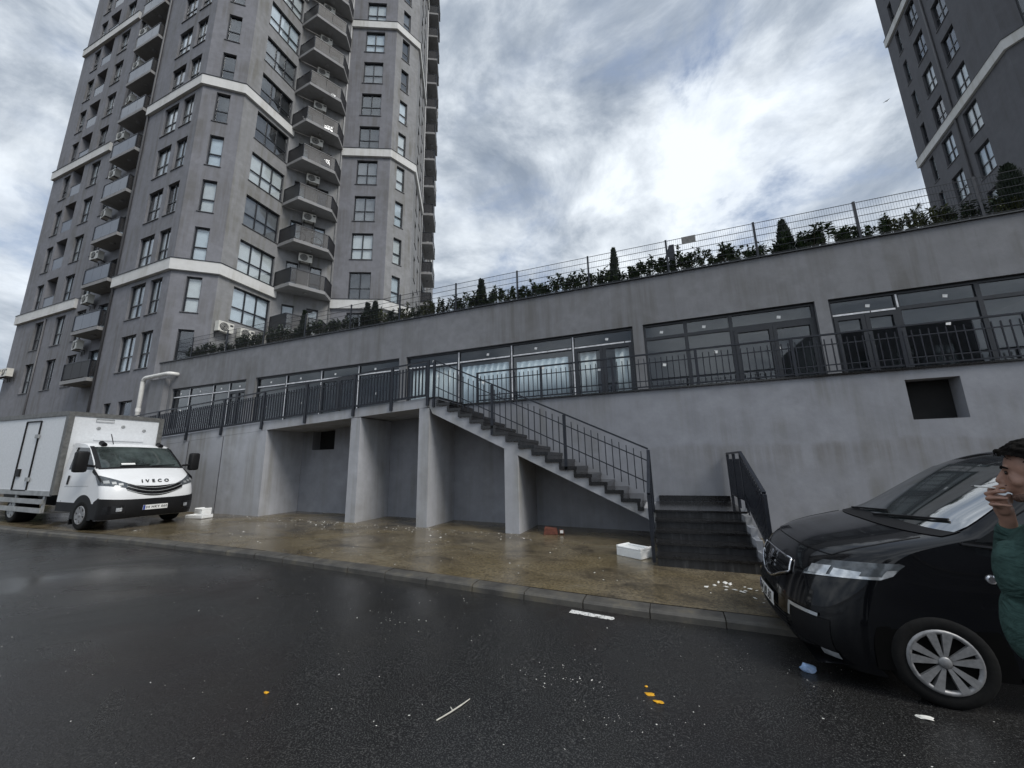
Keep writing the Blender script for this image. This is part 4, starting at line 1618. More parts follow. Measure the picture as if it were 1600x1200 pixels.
class Shell:
    """vehicle nose: a side profile swept across the width with rounded corners, plus side skins.
    local +X is forward, +Y left, Z up"""

    def __init__(self, prof, cfun, wfun, p=5, rear=None):
        self.prof, self.c, self.w, self.p = prof, cfun, wfun, p
        pts = []
        for (x0, z0), (x1, z1) in zip(prof, prof[1:]):
            n = max(2, int(hypot(x1 - x0, z1 - z0) / 0.05))
            pts += [(x0 + (x1 - x0) * i / n, z0 + (z1 - z0) * i / n) for i in range(n)]
        pts.append(prof[-1])
        for _ in range(6):
            pts = [pts[0]] + [((a[0] + 2 * b[0] + c[0]) / 4, (a[1] + 2 * b[1] + c[1]) / 4) for a, b, c in zip(pts, pts[1:], pts[2:])] + [pts[-1]]
        self.pts = pts

    def at(self, i, t):
        x, z = self.pts[i]
        return Vector((x - self.c(z) * self.rnd(t), self.w(z) * t, z - 0.02 * t * t))

    def rnd(self, t):
        return 1 - (max(0.0, 1 - min(1.0, abs(t)) ** self.p)) ** 0.5

    def x_of_z(self, z):
        for a, b in zip(self.pts, self.pts[1:]):
            if a[1] <= z <= b[1]:
                f = (z - a[1]) / max(1e-6, b[1] - a[1])
                return a[0] + (b[0] - a[0]) * f
        return self.pts[-1][0]

    def pz(self, z, t, off=0.0):
        f = lambda z, t: Vector((self.x_of_z(z) - self.c(z) * self.rnd(t), self.w(z) * t, z - 0.02 * t * t))
        p = f(z, t)
        if off:
            e = 0.01
            t = max(-0.989, min(0.989, t))
            n = (f(z, t + e) - f(z, t - e)).cross(f(z + e, t) - f(z - e, t))
            n.normalize()
            if n.x < 0:
                n = -n
            p = p + n * off
        return p

    def skin(self, nt=28):
        mb = MB()
        vs, fs = [], []
        ts = [-1 + 2 * j / nt for j in range(nt + 1)]
        ts = [sin(t * pi / 2) for t in ts]
        for i in range(len(self.pts)):
            vs += [self.at(i, t) for t in ts]
        k = nt + 1
        for i in range(len(self.pts) - 1):
            for j in range(nt):
                fs.append((i * k + j, i * k + j + 1, (i + 1) * k + j + 1, (i + 1) * k + j))
        mb.add(vs, fs)
        return mb

    def sides(self, mb, xr, sill, belt):
        """flat-ish flanks from the shell edge back to x = xr"""
        for sgn in (-1, 1):
            ed = [self.at(i, sgn) for i in range(len(self.pts))]
            vs, fs = [], []
            rows = 5
            ed = [e for e in ed if e.x >= xr - 1e-6]
            for e in ed:
                for r in range(rows + 1):
                    f = r / rows
                    zlo = min(sill, e.z)
                    z = zlo + (e.z - zlo) * f
                    vs.append(Vector((e.x, sgn * self.w(z), z)))
            for i in range(len(ed) - 1):
                for r in range(rows):
                    a = i * (rows + 1) + r
                    fs.append((a, a + rows + 1, a + rows + 2, a + 1))
            mb.add(vs, fs)
        return mb

    def patch(self, z0, z1, t0, t1, off=0.006, nz=8, nt=12, zf=None):
        mb = MB()
        vs, fs = [], []
        for i in range(nz + 1):
            for j in range(nt + 1):
                e0, e1 = math.asin(max(-1, min(1, t0))), math.asin(max(-1, min(1, t1)))
                t = sin(e0 + (e1 - e0) * j / nt)
                a, b = (z0, z1) if zf is None else zf(t)
                vs.append(self.pz(a + (b - a) * i / nz, t, off))
        for i in range(nz):
            for j in range(nt):
                a = i * (nt + 1) + j
                fs.append((a, a + 1, a + nt + 2, a + nt + 1))
        return mb.add(vs, fs)

    def line(self, zt, off=0.01, r=0.01, n=6):
        mb = MB()
        pts = []
        for (za, ta), (zb, tb) in zip(zt, zt[1:]):
            for k in range(6):
                pts.append(self.pz(za + (zb - za) * k / 6, ta + (tb - ta) * k / 6, off))
        pts.append(self.pz(zt[-1][0], zt[-1][1], off))
        return mb.tube(pts, r, n)


def flank(y, poly, off, w=None, thick=0.006):
    """flat plate on a vehicle side; poly in (x, z); y may be a function of z"""
    mb = MB()
    n = len(poly)
    s = 1 if off > 0 else -1
    yy = y if callable(y) else (lambda z: y)
    a = [(x, s * (yy(z) + abs(off)), z) for x, z in poly]
    b = [(x, s * (yy(z) + abs(off) - thick), z) for x, z in poly]
    return mb.add(a + b, [tuple(range(n)), tuple(range(2 * n - 1, n - 1, -1))] + [(i, (i + 1) % n, (i + 1) % n + n, i + n) for i in range(n)])


def wheel(parent, c, R, rimr, width, side, rim_m, spokes, steer=0.0, double=True):
    """c: hub at the outer face; side = +1/-1 outward along Y"""
    o = bpy.data.objects.new('wheel', None)
    col.objects.link(o)
    o.parent = parent
    o.location = c
    o.rotation_euler = (0, 0, steer)
    ORG[o.name] = Vector((0, 0, 0))
    s = side
    t = MB()
    t.lathe([(rimr - 0.005, -0.02 * s), (rimr + 0.01, 0.0), (R - 0.035, 0.006 * s), (R - 0.01, -0.012 * s), (R, -0.04 * s), (R, -(width - 0.03) * s), (R - 0.02, -width * s), (rimr * 0.9, -width * s)],
            (0, 0, 0), 'y', 40)
    t.build('tyre', 'tyre', o, True)
    d = MB()
    d.lathe([(rimr - 0.004, -0.055 * s), (rimr * 0.2, -0.06 * s)], (0, 0, 0), 'y', 32)
    d.build('brake', 'black_plastic', o)
    r = MB()
    n = 40
    vs, fs = [], []
    for (rr, h) in ((rimr + 0.012, 0.0), (rimr + 0.004, 0.012 * s), (rimr - 0.016, 0.008 * s), (rimr - 0.02, -0.05 * s)):
        for k in range(n):
            a = 2 * pi * k / n
            vs.append((rr * cos(a), h, rr * sin(a)))
    for i in range(3):
        for k in range(n):
            fs.append((i * n + k, i * n + (k + 1) % n, (i + 1) * n + (k + 1) % n, (i + 1) * n + k))
    r.add(vs, fs)
    r.build('rim', rim_m, o, True)
    for k in range(spokes):
        a0 = 2 * pi * k / spokes + 0.3
        for da in ((-0.25, 0.25) if double else (0.0,)):
            q = MB()
            ri, ro = rimr * 0.20, rimr * 0.965
            w0, w1 = (0.011, 0.029) if double else (0.05, 0.06)
            u0, u1 = a0 + da * 1.1, a0 + da * 0.95
            p0, p1 = Vector((cos(u0) * ri, 0, sin(u0) * ri)), Vector((cos(u1) * ro, 0, sin(u1) * ro))
            tt = (p1 - p0).normalized()
            nn = Vector((-tt.z, 0, tt.x))
            y0, y1 = 0.012 * s, -0.03 * s
            P = lambda p, w, y: p + nn * w + Vector((0, y, 0))
            q.hexa([P(p0, -w0, y1), P(p1, -w1, y1), P(p1, w1, y1), P(p0, w0, y1), P(p0, -w0, y0 - 0.008 * s), P(p1, -w1, y0), P(p1, w1, y0), P(p0, w0, y0 - 0.008 * s)])
            q.build('spoke', rim_m, o)
    h = MB()
    hk = 0.20 if double else 0.27
    h.lathe([(rimr * hk, -0.03 * s), (rimr * hk, 0.002 * s), (rimr * hk * 0.75, 0.012 * s)], (0, 0, 0), 'y', 20)
    h.build('hub_cap', rim_m, o, True)
    return o


def arch(parent, cx, cz, y, r, m='black_plastic'):
    poly = [(cx + r * cos(a), cz + r * sin(a)) for a in [pi * i / 16 for i in range(17)]] + [(cx - r, cz - 0.12), (cx + r, cz - 0.12)]
    flank(abs(y), poly, 0.004 if y > 0 else -0.004).build('wheel_arch', m, parent)


# ---- white box truck, nose towards +X
TZ = ground_z(-13.2) + PAVE
truck = thing('box_truck', 'white box truck parked half on the pavement at the left', 'truck', (-13.25, 6.34, TZ), (0, 0.018, 0), local=True)
tw = lambda z: 0.975 - max(0.0, z - 1.25) * 0.13
tp = [(0.93, 0.26), (0.99, 0.34), (1.00, 0.55), (0.98, 0.74), (0.93, 0.95), (0.86, 1.10), (0.74, 1.20), (0.38, 1.42), (0.30, 1.46), (-0.36, 2.00), (-0.55, 2.08), (-0.9, 2.11), (-1.22, 2.12)]
ts_ = Shell(tp, lambda z: 0.34 if z < 1.15 else max(0.10, 0.34 - (z - 1.15) * 0.5), tw, 4)
mb = ts_.skin()
ts_.sides(mb, -1.22, 0.42, 1.3)
mb.add([(-1.22, -0.97, 0.42), (-1.22, 0.97, 0.42), (-1.22, 0.86, 2.08), (-1.22, -0.86, 2.08)], [(0, 1, 2, 3)])
mb.build('cab', 'truck_white', truck, True, False)
ts_.patch(0.27, 0.70, -1.0, 1.0, 0.012, 8, 48, zf=lambda t: (0.27, 0.70 + 0.06 * abs(t) ** 3)).build('bumper', 'black_plastic', truck, True)
ws = ts_.patch(1.47, 1.99, -0.90, 0.90, 0.007, 10, 16, zf=lambda t: (1.50 - 0.03 * abs(t), 2.0)).build('windscreen', 'truck_glass', truck, True)
ts_.patch(1.44, 1.50, -0.95, 0.95, 0.006, 3, 16).build('cowl', 'black_plastic', truck, True)
for (a, b) in (((1.485, -0.55), (1.52, 0.12)), ((1.485, 0.15), (1.52, 0.75))):
    ts_.line([a, b], 0.02, 0.011, 5).build('wiper', 'black_plastic', ws)
ts_.patch(1.53, 1.57, -0.50, -0.20, 0.011, 2, 4).build('dash_paper', 'sticker', ws)
for sgn in (-1, 1):
    ts_.patch(1.46, 2.02, 0.90 * sgn, 0.985 * sgn, 0.006, 8, 3).build('pillar_trim', 'black_plastic', truck)
    hl = ts_.patch(1.0, 1.2, 0.58 * sgn, 1.0 * sgn, 0.010, 5, 8, zf=lambda t: (0.98 + 0.09 * (abs(t) - 0.58) / 0.42, 1.09 + 0.22 * (abs(t) - 0.58) / 0.42)).build('headlight', 'lamp_dark', truck, True)
    for (ta, tb, za, zb) in ((0.66, 0.74, 1.045, 1.095), (0.77, 0.84, 1.08, 1.135), (0.87, 0.95, 1.105, 1.17)):
        ts_.patch(za, zb, ta * sgn, tb * sgn, 0.016, 2, 3).build('lens', 'silver', hl, True)
    ts_.patch(0.45, 0.53, 0.66 * sgn, 0.76 * sgn, 0.02, 2, 3).build('fog_lamp', 'lamp_lens', truck, True)
    ts_.patch(0.40, 0.58, 0.60 * sgn, 0.95 * sgn, 0.015, 3, 5).build('bumper_recess', 'black_gloss', truck, True)
g0 = ts_.patch(0.80, 1.06, -0.62, 0.62, 0.008, 6, 20, zf=lambda t: (0.76 + 0.20 * abs(t) ** 2 / 0.38, 1.0 + 0.08 * abs(t) ** 2 / 0.38)).build('grille', 'black_gloss', truck, True)
for k in range(3):
    ts_.line([(0.79 + 0.08 * k + 0.16 * (abs(t) / 0.62) ** 2, t) for t in [-0.6 + 0.1 * i for i in range(13)]], 0.014, 0.009, 5).build('grille_bar', 'silver', g0)


def stick(parent, name, me, m, loc, rot, sc_=1.0):
    me.materials.clear()
    me.materials.append(M[m])
    o = put(name, me, parent, loc)
    o.rotation_euler = rot
    o.scale = (sc_, sc_, sc_)
    return o


stick(truck, 'lettering', text_mesh('I V E C O', 0.125, 0.006, 0.003), 'letter_black', ts_.pz(1.115, 0.0, 0.014), (radians(58), 0, radians(90)))
pl_ = MB()
pl_.box(1.012, 1.022, -0.26, 0.26, 0.43, 0.545)
pt_ = pl_.build('number_plate', 'plate_white', truck)
q = MB()
q.box(1.0225, 1.0245, -0.258, -0.215, 0.433, 0.542)
q.build('plate_band', 'plate_blue', pt_)
stick(pt_, 'plate_lettering', text_mesh('34 HKY 060', 0.078, 0.001, 0.0015), 'letter_black', (1.0235, 0.022, 0.487), (radians(90), 0, radians(90)))
for sgn in (-1, 1):
    flank(tw, [(0.18, 1.42), (-0.42, 1.96), (-0.98, 1.98), (-1.0, 1.42)], 0.006 * sgn).build('side_window', 'side_glass', truck)
    flank(tw, [(0.62, 1.12), (0.58, 1.20), (0.12, 1.46), (0.12, 1.36)], 0.006 * sgn).build('window_trim', 'black_plastic', truck)
    flank(tw, [(-1.20, 0.40), (0.46, 0.40), (0.46, 0.62), (-1.20, 0.62)], 0.008 * sgn).build('side_skirt', 'black_plastic', truck)
    flank(tw, [(-0.92, 1.05), (-0.84, 1.05), (-0.82, 1.27), (-0.90, 1.27)], 0.012 * sgn).build('door_handle', 'black_plastic', truck)
    flank(tw, [(-1.04, 0.62), (-1.03, 0.62), (-1.03, 1.98), (-1.04, 1.98)], 0.003 * sgn).build('door_gap', 'black_plastic', truck)
    flank(tw, [(0.10, 1.02), (0.10, 1.03), (-1.0, 1.0), (-1.0, 0.99)], 0.003 * sgn).build('door_crease', 'silver', truck)
    flank(tw, [(0.44, 0.27), (0.67, 0.27), (0.66, 0.55), (0.655, 0.76), (0.47, 0.66)], 0.009 * sgn).build('bumper_end', 'black_plastic', truck)
    arch(truck, 0.0, 0.36, 0.978 * sgn, 0.46)
    wheel(truck, (0, 0.985 * sgn, 0.345), 0.345, 0.205, 0.22, sgn, 'alloy', 6, 0.0, False)
    wheel(truck, (-3.45, 0.98 * sgn, 0.345), 0.345, 0.205, 0.40, sgn, 'silver', 6, 0.0, False)
    mr = MB()
    mr.tube([(0.12, 0.95 * sgn, 1.50), (0.16, 1.10 * sgn, 1.52), (0.16, 1.22 * sgn, 1.54)], 0.03, 8)
    arm = mr.build('mirror_arm', 'black_plastic', truck)
    mr = MB()
    ya, yb = (1.10 * sgn, 1.34 * sgn)
    mr.box(0.06, 0.24, min(ya, yb), max(ya, yb), 1.36, 1.86)
    put_m = mr.build('mirror', 'black_plastic', truck, True, bevel=0.05)
    q = MB()
    q.tube([(-0.40, 0.62 * sgn, 2.04), (-0.56, 0.62 * sgn, 2.10)], 0.06, 8)
    q.build('marker_lamp', 'black_plastic', truck)
q = MB()
q.tube([(-0.46, -0.42, 2.07), (-0.60, -0.44, 2.34)], 0.010, 6)
q.build('aerial', 'black_plastic', truck)
BX0, BX1, BZ0, BZ1, BWd = -5.9, -1.34, 0.78, 2.92, 1.02
mb = MB()
mb.box(BX0, BX1, -BWd, BWd, BZ0, BZ1)
mb.build('cargo_box', 'box_white', truck)
for sgn in (-1, 1):
    mb = MB()
    mb.bar((BX1 - 0.03, sgn * (BWd - 0.02), BZ0), (BX1 - 0.03, sgn * (BWd - 0.02), BZ1), 0.14, 0.11, (0, 1, 0))
    mb.build('corner_post', 'box_trim', truck)
    mb = MB()
    mb.bar((BX0, sgn * (BWd + 0.005), BZ1 - 0.04), (BX1 - 0.1, sgn * (BWd + 0.005), BZ1 - 0.04), 0.05, 0.12)
    mb.build('top_rail', 'box_trim', truck)
    mb = MB()
    mb.bar((BX0, sgn * (BWd + 0.008), BZ0 + 0.03), (BX1 - 0.09, sgn * (BWd + 0.008), BZ0 + 0.03), 0.04, 0.12)
    mb.build('bottom_rail', 'truck_skirt', truck)
    # side guard
    for zz in (0.60, 0.38):
        mb = MB()
        mb.bar((-4.9, sgn * 1.03, zz), (-1.75, sgn * 1.03, zz), 0.04, 0.12)
        mb.build('side_guard_rail', 'truck_skirt', truck)
    for xx in (-4.85, -3.3, -1.8):
        mb = MB()
        mb.box(xx - 0.05, xx + 0.05, min(sgn * 1.005, sgn * 0.97), max(sgn * 1.005, sgn * 0.97), 0.32, 0.78)
        mb.build('side_guard_post', 'truck_skirt', truck)
mb = MB()
mb.box(BX1 - 0.10, BX1 + 0.025, -BWd + 0.06, BWd - 0.06, BZ1 - 0.10, BZ1 + 0.012)
mb.build('front_top_rail', 'box_trim', truck)
dr = MB()
for (a, b) in (((-2.75, 0.86), (-2.75, 2.72)), ((-3.55, 0.86), (-3.55, 2.72)), ((-3.55, 2.72), (-2.75, 2.72)), ((-3.55, 0.86), (-2.75, 0.86))):
    dr.bar((a[0], -BWd - 0.006, a[1]), (b[0], -BWd - 0.006, b[1]), 0.03, 0.045, (0, 1, 0))
sd = dr.build('side_door', 'black_plastic', truck)
for zz in (1.15, 2.30):
    q = MB()
    q.box(-2.86, -2.66, -BWd - 0.045, -BWd - 0.022, zz - 0.05, zz + 0.05)
    q.build('hinge', 'truck_skirt', sd)
q = MB()
q.box(-3.48, -3.28, -BWd - 0.04, -BWd - 0.004, 1.22, 1.42)
q.build('latch', 'black_plastic', sd)
q = MB()
q.box(BX1 + 0.001, BX1 + 0.02, -0.48, 0.62, 2.19, 2.33)
q.build('front_hatch', 'box_white', truck)
for (y0, z0) in ((-0.42, 2.52), (0.60, 2.52), (0.10, 2.60)):
    q = MB()
    q.lathe([(0.045, 0.0), (0.045, 0.012), (0.03, 0.016)], (BX1, y0, z0), 'x', 12)
    q.build('bolt_cap', 'silver', truck)
q = MB()
q.tube([(BX1 + 0.02, -0.50, 2.70), (BX1 + 0.02, -0.50, 2.78), (BX1 + 0.02, -0.12, 2.78), (BX1 + 0.02, -0.12, 2.70), (BX1 + 0.02, -0.50, 2.70)], 0.008, 5)
q.build('hatch_outline', 'silver', truck)
mb = MB()
mb.box(-5.8, 0.4, -0.45, 0.45, 0.42, 0.76)
mb.build('chassis', 'black_plastic', truck)
for sgn in (-1, 1):
    q = MB()
    q.box(-0.52, -0.50, min(0.72 * sgn, 0.96 * sgn), max(0.72 * sgn, 0.96 * sgn), 0.10, 0.55)
    q.build('mud_flap', 'black_plastic', truck)

# ---- black van, nose towards -X
VZ = ground_z(1.7)
van = thing('van', 'glossy black people carrier van parked at the right kerb', 'van', (1.72, 4.82, VZ + 0.012), (radians(-1.2), 0.018, radians(180)), local=True)
vw = lambda z: 0.892 - 0.10 * max(0.0, abs(z - 0.62) - 0.05) ** 1.6 - max(0.0, z - 1.0) * 0.19
vp_ = [(0.76, 0.17), (0.84, 0.24), (0.87, 0.37), (0.84, 0.52), (0.80, 0.66), (0.75, 0.80), (0.66, 0.93), (0.46, 1.03), (0.12, 1.11), (-0.14, 1.16), (-0.90, 1.60), (-1.10, 1.68), (-1.5, 1.745), (-2.3, 1.78),
       (-3.4, 1.765), (-3.7, 1.72)]
vs_ = Shell(vp_, lambda z: 0.44 if z < 0.95 else max(0.14, 0.44 - (z - 0.95) * 0.5), vw, 3)
mb = vs_.skin(36)
vs_.sides(mb, -3.7, 0.24, 1.0)
mb.add([(-3.7, -0.87, 0.24), (-3.7, 0.87, 0.24), (-3.75, 0.88, 0.9), (-3.7, 0.70, 1.70), (-3.7, -0.70, 1.70), (-3.75, -0.88, 0.9)], [(0, 1, 2, 3, 4, 5)])
mb.add([(0.74, -0.84, 0.19), (0.74, 0.84, 0.19), (-3.7, 0.84, 0.22), (-3.7, -0.84, 0.22)], [(0, 1, 2, 3)])
mb.build('body', 'van_black', van, True, False)
ws = vs_.patch(1.17, 1.60, -0.92, 0.92, 0.007, 10, 20, zf=lambda t: (1.172 - 0.012 * t * t, 1.60 - 0.03 * t * t)).build('windscreen', 'van_glass', van, True)
vs_.patch(1.135, 1.172, -0.93, 0.93, 0.006, 3, 20).build('cowl', 'black_plastic', van, True)
for (a, b) in (((1.16, -0.6), (1.20, 0.1)), ((1.16, 0.05), (1.22, 0.8))):
    vs_.line([a, b], 0.02, 0.010, 5).build('wiper', 'black_plastic', ws)
q = MB()
q.box(-0.98, -0.92, -0.10, 0.10, 1.46, 1.53)
q.build('rear_view_mirror', 'black_plastic', ws)
# bonnet seam
vs_.line([(0.955, t) for t in [-0.78 + 0.156 * i for i in range(11)]], 0.001, 0.005, 4).build('bonnet_seam', 'black_plastic', van)
for sgn in (-1, 1):
    vs_.line([(0.955, 0.78 * sgn), (1.05, 0.86 * sgn), (1.12, 0.88 * sgn)], 0.001, 0.005, 4).build('bonnet_seam', 'black_plastic', van)
gr = vs_.patch(0.62, 0.83, -0.46, 0.46, 0.006, 5, 14, zf=lambda t: (0.62 + 0.24 * max(0, abs(t) - 0.12), 0.83)).build('grille', 'black_gloss', van, True)
for k in range(3):
    vs_.line([(0.68 + 0.045 * k, t) for t in (-0.36 - 0.02 * k, 0, 0.36 + 0.02 * k)], 0.011, 0.006, 4).build('grille_bar', 'black_plastic', gr)
vs_.line([(0.835, -0.47), (0.835, 0.47), (0.74, 0.51), (0.615, 0.14), (0.605, 0.0), (0.615, -0.14), (0.74, -0.51), (0.835, -0.47)], 0.013, 0.011, 6).build('grille_surround', 'chrome', van, True)
# rampant animal badge cut from bright metal
bp_ = [(-0.02, -0.065), (0.0, -0.06), (0.005, -0.03), (0.025, -0.055), (0.045, -0.05), (0.03, -0.02), (0.022, 0.005), (0.045, 0.0), (0.05, 0.012), (0.025, 0.022), (0.045, 0.032), (0.046, 0.045),
       (0.02, 0.04), (0.018, 0.062), (-0.005, 0.07), (-0.02, 0.055), (-0.016, 0.03), (-0.03, 0.0), (-0.045, 0.02), (-0.04, 0.05), (-0.052, 0.052), (-0.058, 0.012), (-0.035, -0.025), (-0.028, -0.045)]
eb = MB()
nb = len(bp_)
c0 = vs_.pz(0.745, 0.0, 0.03)
sl_ = 0.5
eb.add([c0 + Vector((-b * sl_, a, b)) * 1.1 for a, b in bp_] + [c0 + Vector((-b * sl_ - 0.012, a, b - 0.004)) * 1.0 + Vector((0, 0.1 * a, 0.1 * b)) for a, b in bp_],
       [tuple(range(nb)), tuple(range(2 * nb - 1, nb - 1, -1))] + [(i, i + nb, (i + 1) % nb + nb, (i + 1) % nb) for i in range(nb)])
eb.build('badge', 'chrome', van)


def wrap_pt(sg, q, z, off):
    """path that runs along the nose and then round the corner onto the flank"""
    if q < 0.55:
        return vs_.pz(z, sg * (0.64 + 0.355 * q / 0.55), off)
    xe = vs_.x_of_z(z) - vs_.c(z)
    return Vector((xe - 0.13 * (q - 0.55) / 0.45, sg * (vw(z) + off), z - 0.02))


def wrap_patch(sg, q0, q1, zf, off, nq=14, nz=4):
    mb = MB()
    vs, fs = [], []
    for i in range(nq + 1):
        q = q0 + (q1 - q0) * i / nq
        a, b = zf((q - q0) / (q1 - q0))
        for j in range(nz + 1):
            vs.append(wrap_pt(sg, q, a + (b - a) * j / nz, off))
    for i in range(nq):
        for j in range(nz):
            a = i * (nz + 1) + j
            fs.append((a, a + nz + 1, a + nz + 2, a + 1))
    return mb.add(vs, fs)


for sgn in (-1, 1):
    up_ = lambda f: 0.085 * f
    hl = wrap_patch(sgn, 0.05, 0.80, lambda f: (0.775 + up_(f) + 0.02 * max(0, f - 0.7) / 0.3, 0.800 + 0.095 * min(1, f / 0.2) + up_(f) - 0.035 * max(0, f - 0.75) / 0.25), 0.007, 20).build('headlight', 'lamp_dark', van, True)
    wrap_patch(sgn, 0.12, 0.33, lambda f: (0.80 + 0.02 * f, 0.865 + 0.02 * f), 0.012, 6).build('lens', 'lamp_lens', hl, True)
    wrap_patch(sgn, 0.36, 0.52, lambda f: (0.825 + 0.015 * f, 0.875 + 0.005 * f), 0.012, 6).build('lens', 'lamp_lens', hl, True)
    wrap_patch(sgn, 0.08, 0.78, lambda f: (0.778 + up_(f) + 0.02 * max(0, f - 0.6), 0.790 + up_(f) + 0.05 * max(0, f - 0.5)), 0.013, 20).build('light_strip', 'lamp_lens', hl, True)
    wrap_patch(sgn, 0.56, 0.76, lambda f: (0.858 + 0.02 * f, 0.905 + 0.006 * f), 0.012, 8).build('lens', 'lamp_lens', hl, True)
    vs_.patch(0.505, 0.53, 0.60 * sgn, 0.86 * sgn, 0.016, 2, 6).build('running_light', 'lamp_lens', van, True)
    vs_.patch(0.42, 0.53, 0.575 * sgn, 0.605 * sgn, 0.014, 3, 2).build('running_light_end', 'silver', van, True)
    vs_.patch(0.28, 0.50, 0.60 * sgn, 0.92 * sgn, 0.006, 4, 6).build('fog_recess', 'black_plastic', van, True)
    vs_.patch(0.24, 0.28, 0.84 * sgn, 0.93 * sgn, 0.014, 2, 3).build('bumper_reflector', 'lamp_lens', van, True)
    arch(van, 0.0, 0.33, 0.886 * sgn, 0.38, 'arch_black')
    arch(van, -2.95, 0.33, 0.886 * sgn, 0.38, 'arch_black')
    wheel(van, (0, 0.900 * sgn, 0.302), 0.302, 0.198, 0.21, sgn, 'alloy', 5, radians(0))
    wheel(van, (-2.95, 0.892 * sgn, 0.302), 0.302, 0.198, 0.21, sgn, 'alloy', 5)
    flank(vw, [(-0.34, 1.10), (-0.98, 1.50), (-1.06, 1.53), (-1.06, 1.10)], 0.006 * sgn).build('quarter_window', 'side_glass', van)
    flank(vw, [(-1.12, 1.08), (-1.12, 1.55), (-2.1, 1.60), (-2.1, 1.08)], 0.006 * sgn).build('side_window', 'side_glass', van)
    flank(vw, [(-2.2, 1.08), (-2.2, 1.60), (-3.4, 1.58), (-3.4, 1.08)], 0.006 * sgn).build('side_window', 'side_glass', van)
    q = MB()
    q.tube([(-0.26, sgn * (vw(1.08) + 0.006), 1.085), (-0.5, sgn * (vw(1.05) + 0.008), 1.055), (-1.2, sgn * (vw(1.05) + 0.008), 1.05), (-3.4, sgn * (vw(1.05) + 0.008), 1.06)], 0.010, 6)
    q.build('window_trim', 'chrome' if sgn > 9 else 'black_gloss', van)
    q = MB()
    q.lathe([(0.032, 0.0), (0.030, 0.007 * sgn), (0.02, 0.010 * sgn)], (-0.36, sgn * vw(0.86), 0.86), 'y', 16)
    q.build('side_badge', 'chrome', van)
    flank(vw, [(-0.50, 0.26), (-0.505, 0.26), (-0.52, 0.9), (-0.45, 1.06), (-0.445, 1.06), (-0.515, 0.9)], 0.002 * sgn).build('door_gap', 'black_plastic', van)
    flank(vw, [(-1.60, 0.26), (-1.606, 0.26), (-1.606, 1.06), (-1.60, 1.06)], 0.002 * sgn).build('door_gap', 'black_plastic', van)
    flank(vw, [(-1.38, 0.90), (-1.56, 0.90), (-1.56, 0.94), (-1.38, 0.94)], 0.02 * sgn).build('door_handle', 'van_black', van)
    q = MB()
    ya, yb = 0.90 * sgn, 1.08 * sgn
    q.box(-0.74, -0.60, min(ya, yb), max(ya, yb), 1.06, 1.22)
    q.build('mirror', 'van_black', van, True, bevel=0.04)
npl = vs_.patch(0.385, 0.495, -0.29, 0.29, 0.022, 2, 4).build('number_plate', 'plate_white', van)
vs_.patch(0.387, 0.493, -0.288, -0.255, 0.024, 2, 2).build('plate_band', 'plate_blue', npl)
stick(npl, 'plate_lettering', text_mesh('34 JB 35', 0.10, 0.001, 0.0015), 'letter_black', vs_.pz(0.437, 0.0, 0.026), (radians(78), 0, radians(90)))
for k in range(4):
    vs_.line([(0.30 + 0.028 * k, -0.52), (0.30 + 0.028 * k, 0.52)], 0.006, 0.007, 4).build('intake_slat', 'black_plastic', van)
q = MB()
q.tube([(-1.35, 0.05, 1.72), (-1.52, 0.05, 1.84)], 0.007, 6)
q.tube([(-1.30, 0.05, 1.70), (-1.36, 0.05, 1.73)], 0.02, 6)
q.build('aerial', 'black_plastic', van)


# ------------------------------------------------------------------ person with a cigarette
def blob(parts, name, m, parent, voxel, smooth_it=2):
    """union of tapered capsules and ellipsoids remeshed into one continuous skin"""
    mb = MB()
    for p in parts:
        if p[0] == 'c':
            _, a, ra, b, rb = p
            a, b = Vector(a), Vector(b)
            d = (b - a)
            L = max(d.length, 1e-5)
            d.normalize()
            pts, rad = [], []
            for k in range(5):
                an = pi / 2 * (1 - k / 4)
                pts.append(a - d * (ra * sin(an)))
                rad.append(max(0.0005, ra * cos(an)))
            for k in range(5):
                an = pi / 2 * (k / 4)
                pts.append(b + d * (rb * sin(an)))
                rad.append(max(0.0005, rb * cos(an)))
            mb.tube(pts, rad, 16)
        else:
            _, c, r = p[:3]
            ry = p[3] if len(p) > 3 else 0.0
            vs, fs = [], []
            n1_, n2_ = 14, 20
            for i in range(n1_ + 1):
                th = pi * i / n1_
                for j in range(n2_):
                    ph = 2 * pi * j / n2_
                    x, y, z = r[0] * sin(th) * cos(ph), r[1] * sin(th) * sin(ph), r[2] * cos(th)
                    x, z = x * cos(ry) + z * sin(ry), -x * sin(ry) + z * cos(ry)
                    vs.append((c[0] + x, c[1] + y, c[2] + z))
            for i in range(n1_):
                for j in range(n2_):
                    fs.append((i * n2_ + j, (i + 1) * n2_ + j, (i + 1) * n2_ + (j + 1) % n2_, i * n2_ + (j + 1) % n2_))
            mb.add(vs, fs)
    me = mb.mesh('tmp', None)
    ob = bpy.data.objects.new('tmp', me)
    col.objects.link(ob)
    md = ob.modifiers.new('r', 'REMESH')
    md.mode = 'VOXEL'
    md.voxel_size = voxel
    if smooth_it:
        sm = ob.modifiers.new('s', 'SMOOTH')
        sm.iterations = smooth_it
        sm.factor = 0.5
    dg = bpy.context.evaluated_depsgraph_get()
    res = bpy.data.meshes.new_from_object(ob.evaluated_get(dg))
    bpy.data.objects.remove(ob)
    res.materials.clear()
    res.materials.append(M[m])
    for p in res.polygons:
        p.use_smooth = True
    return put(name, res, parent)


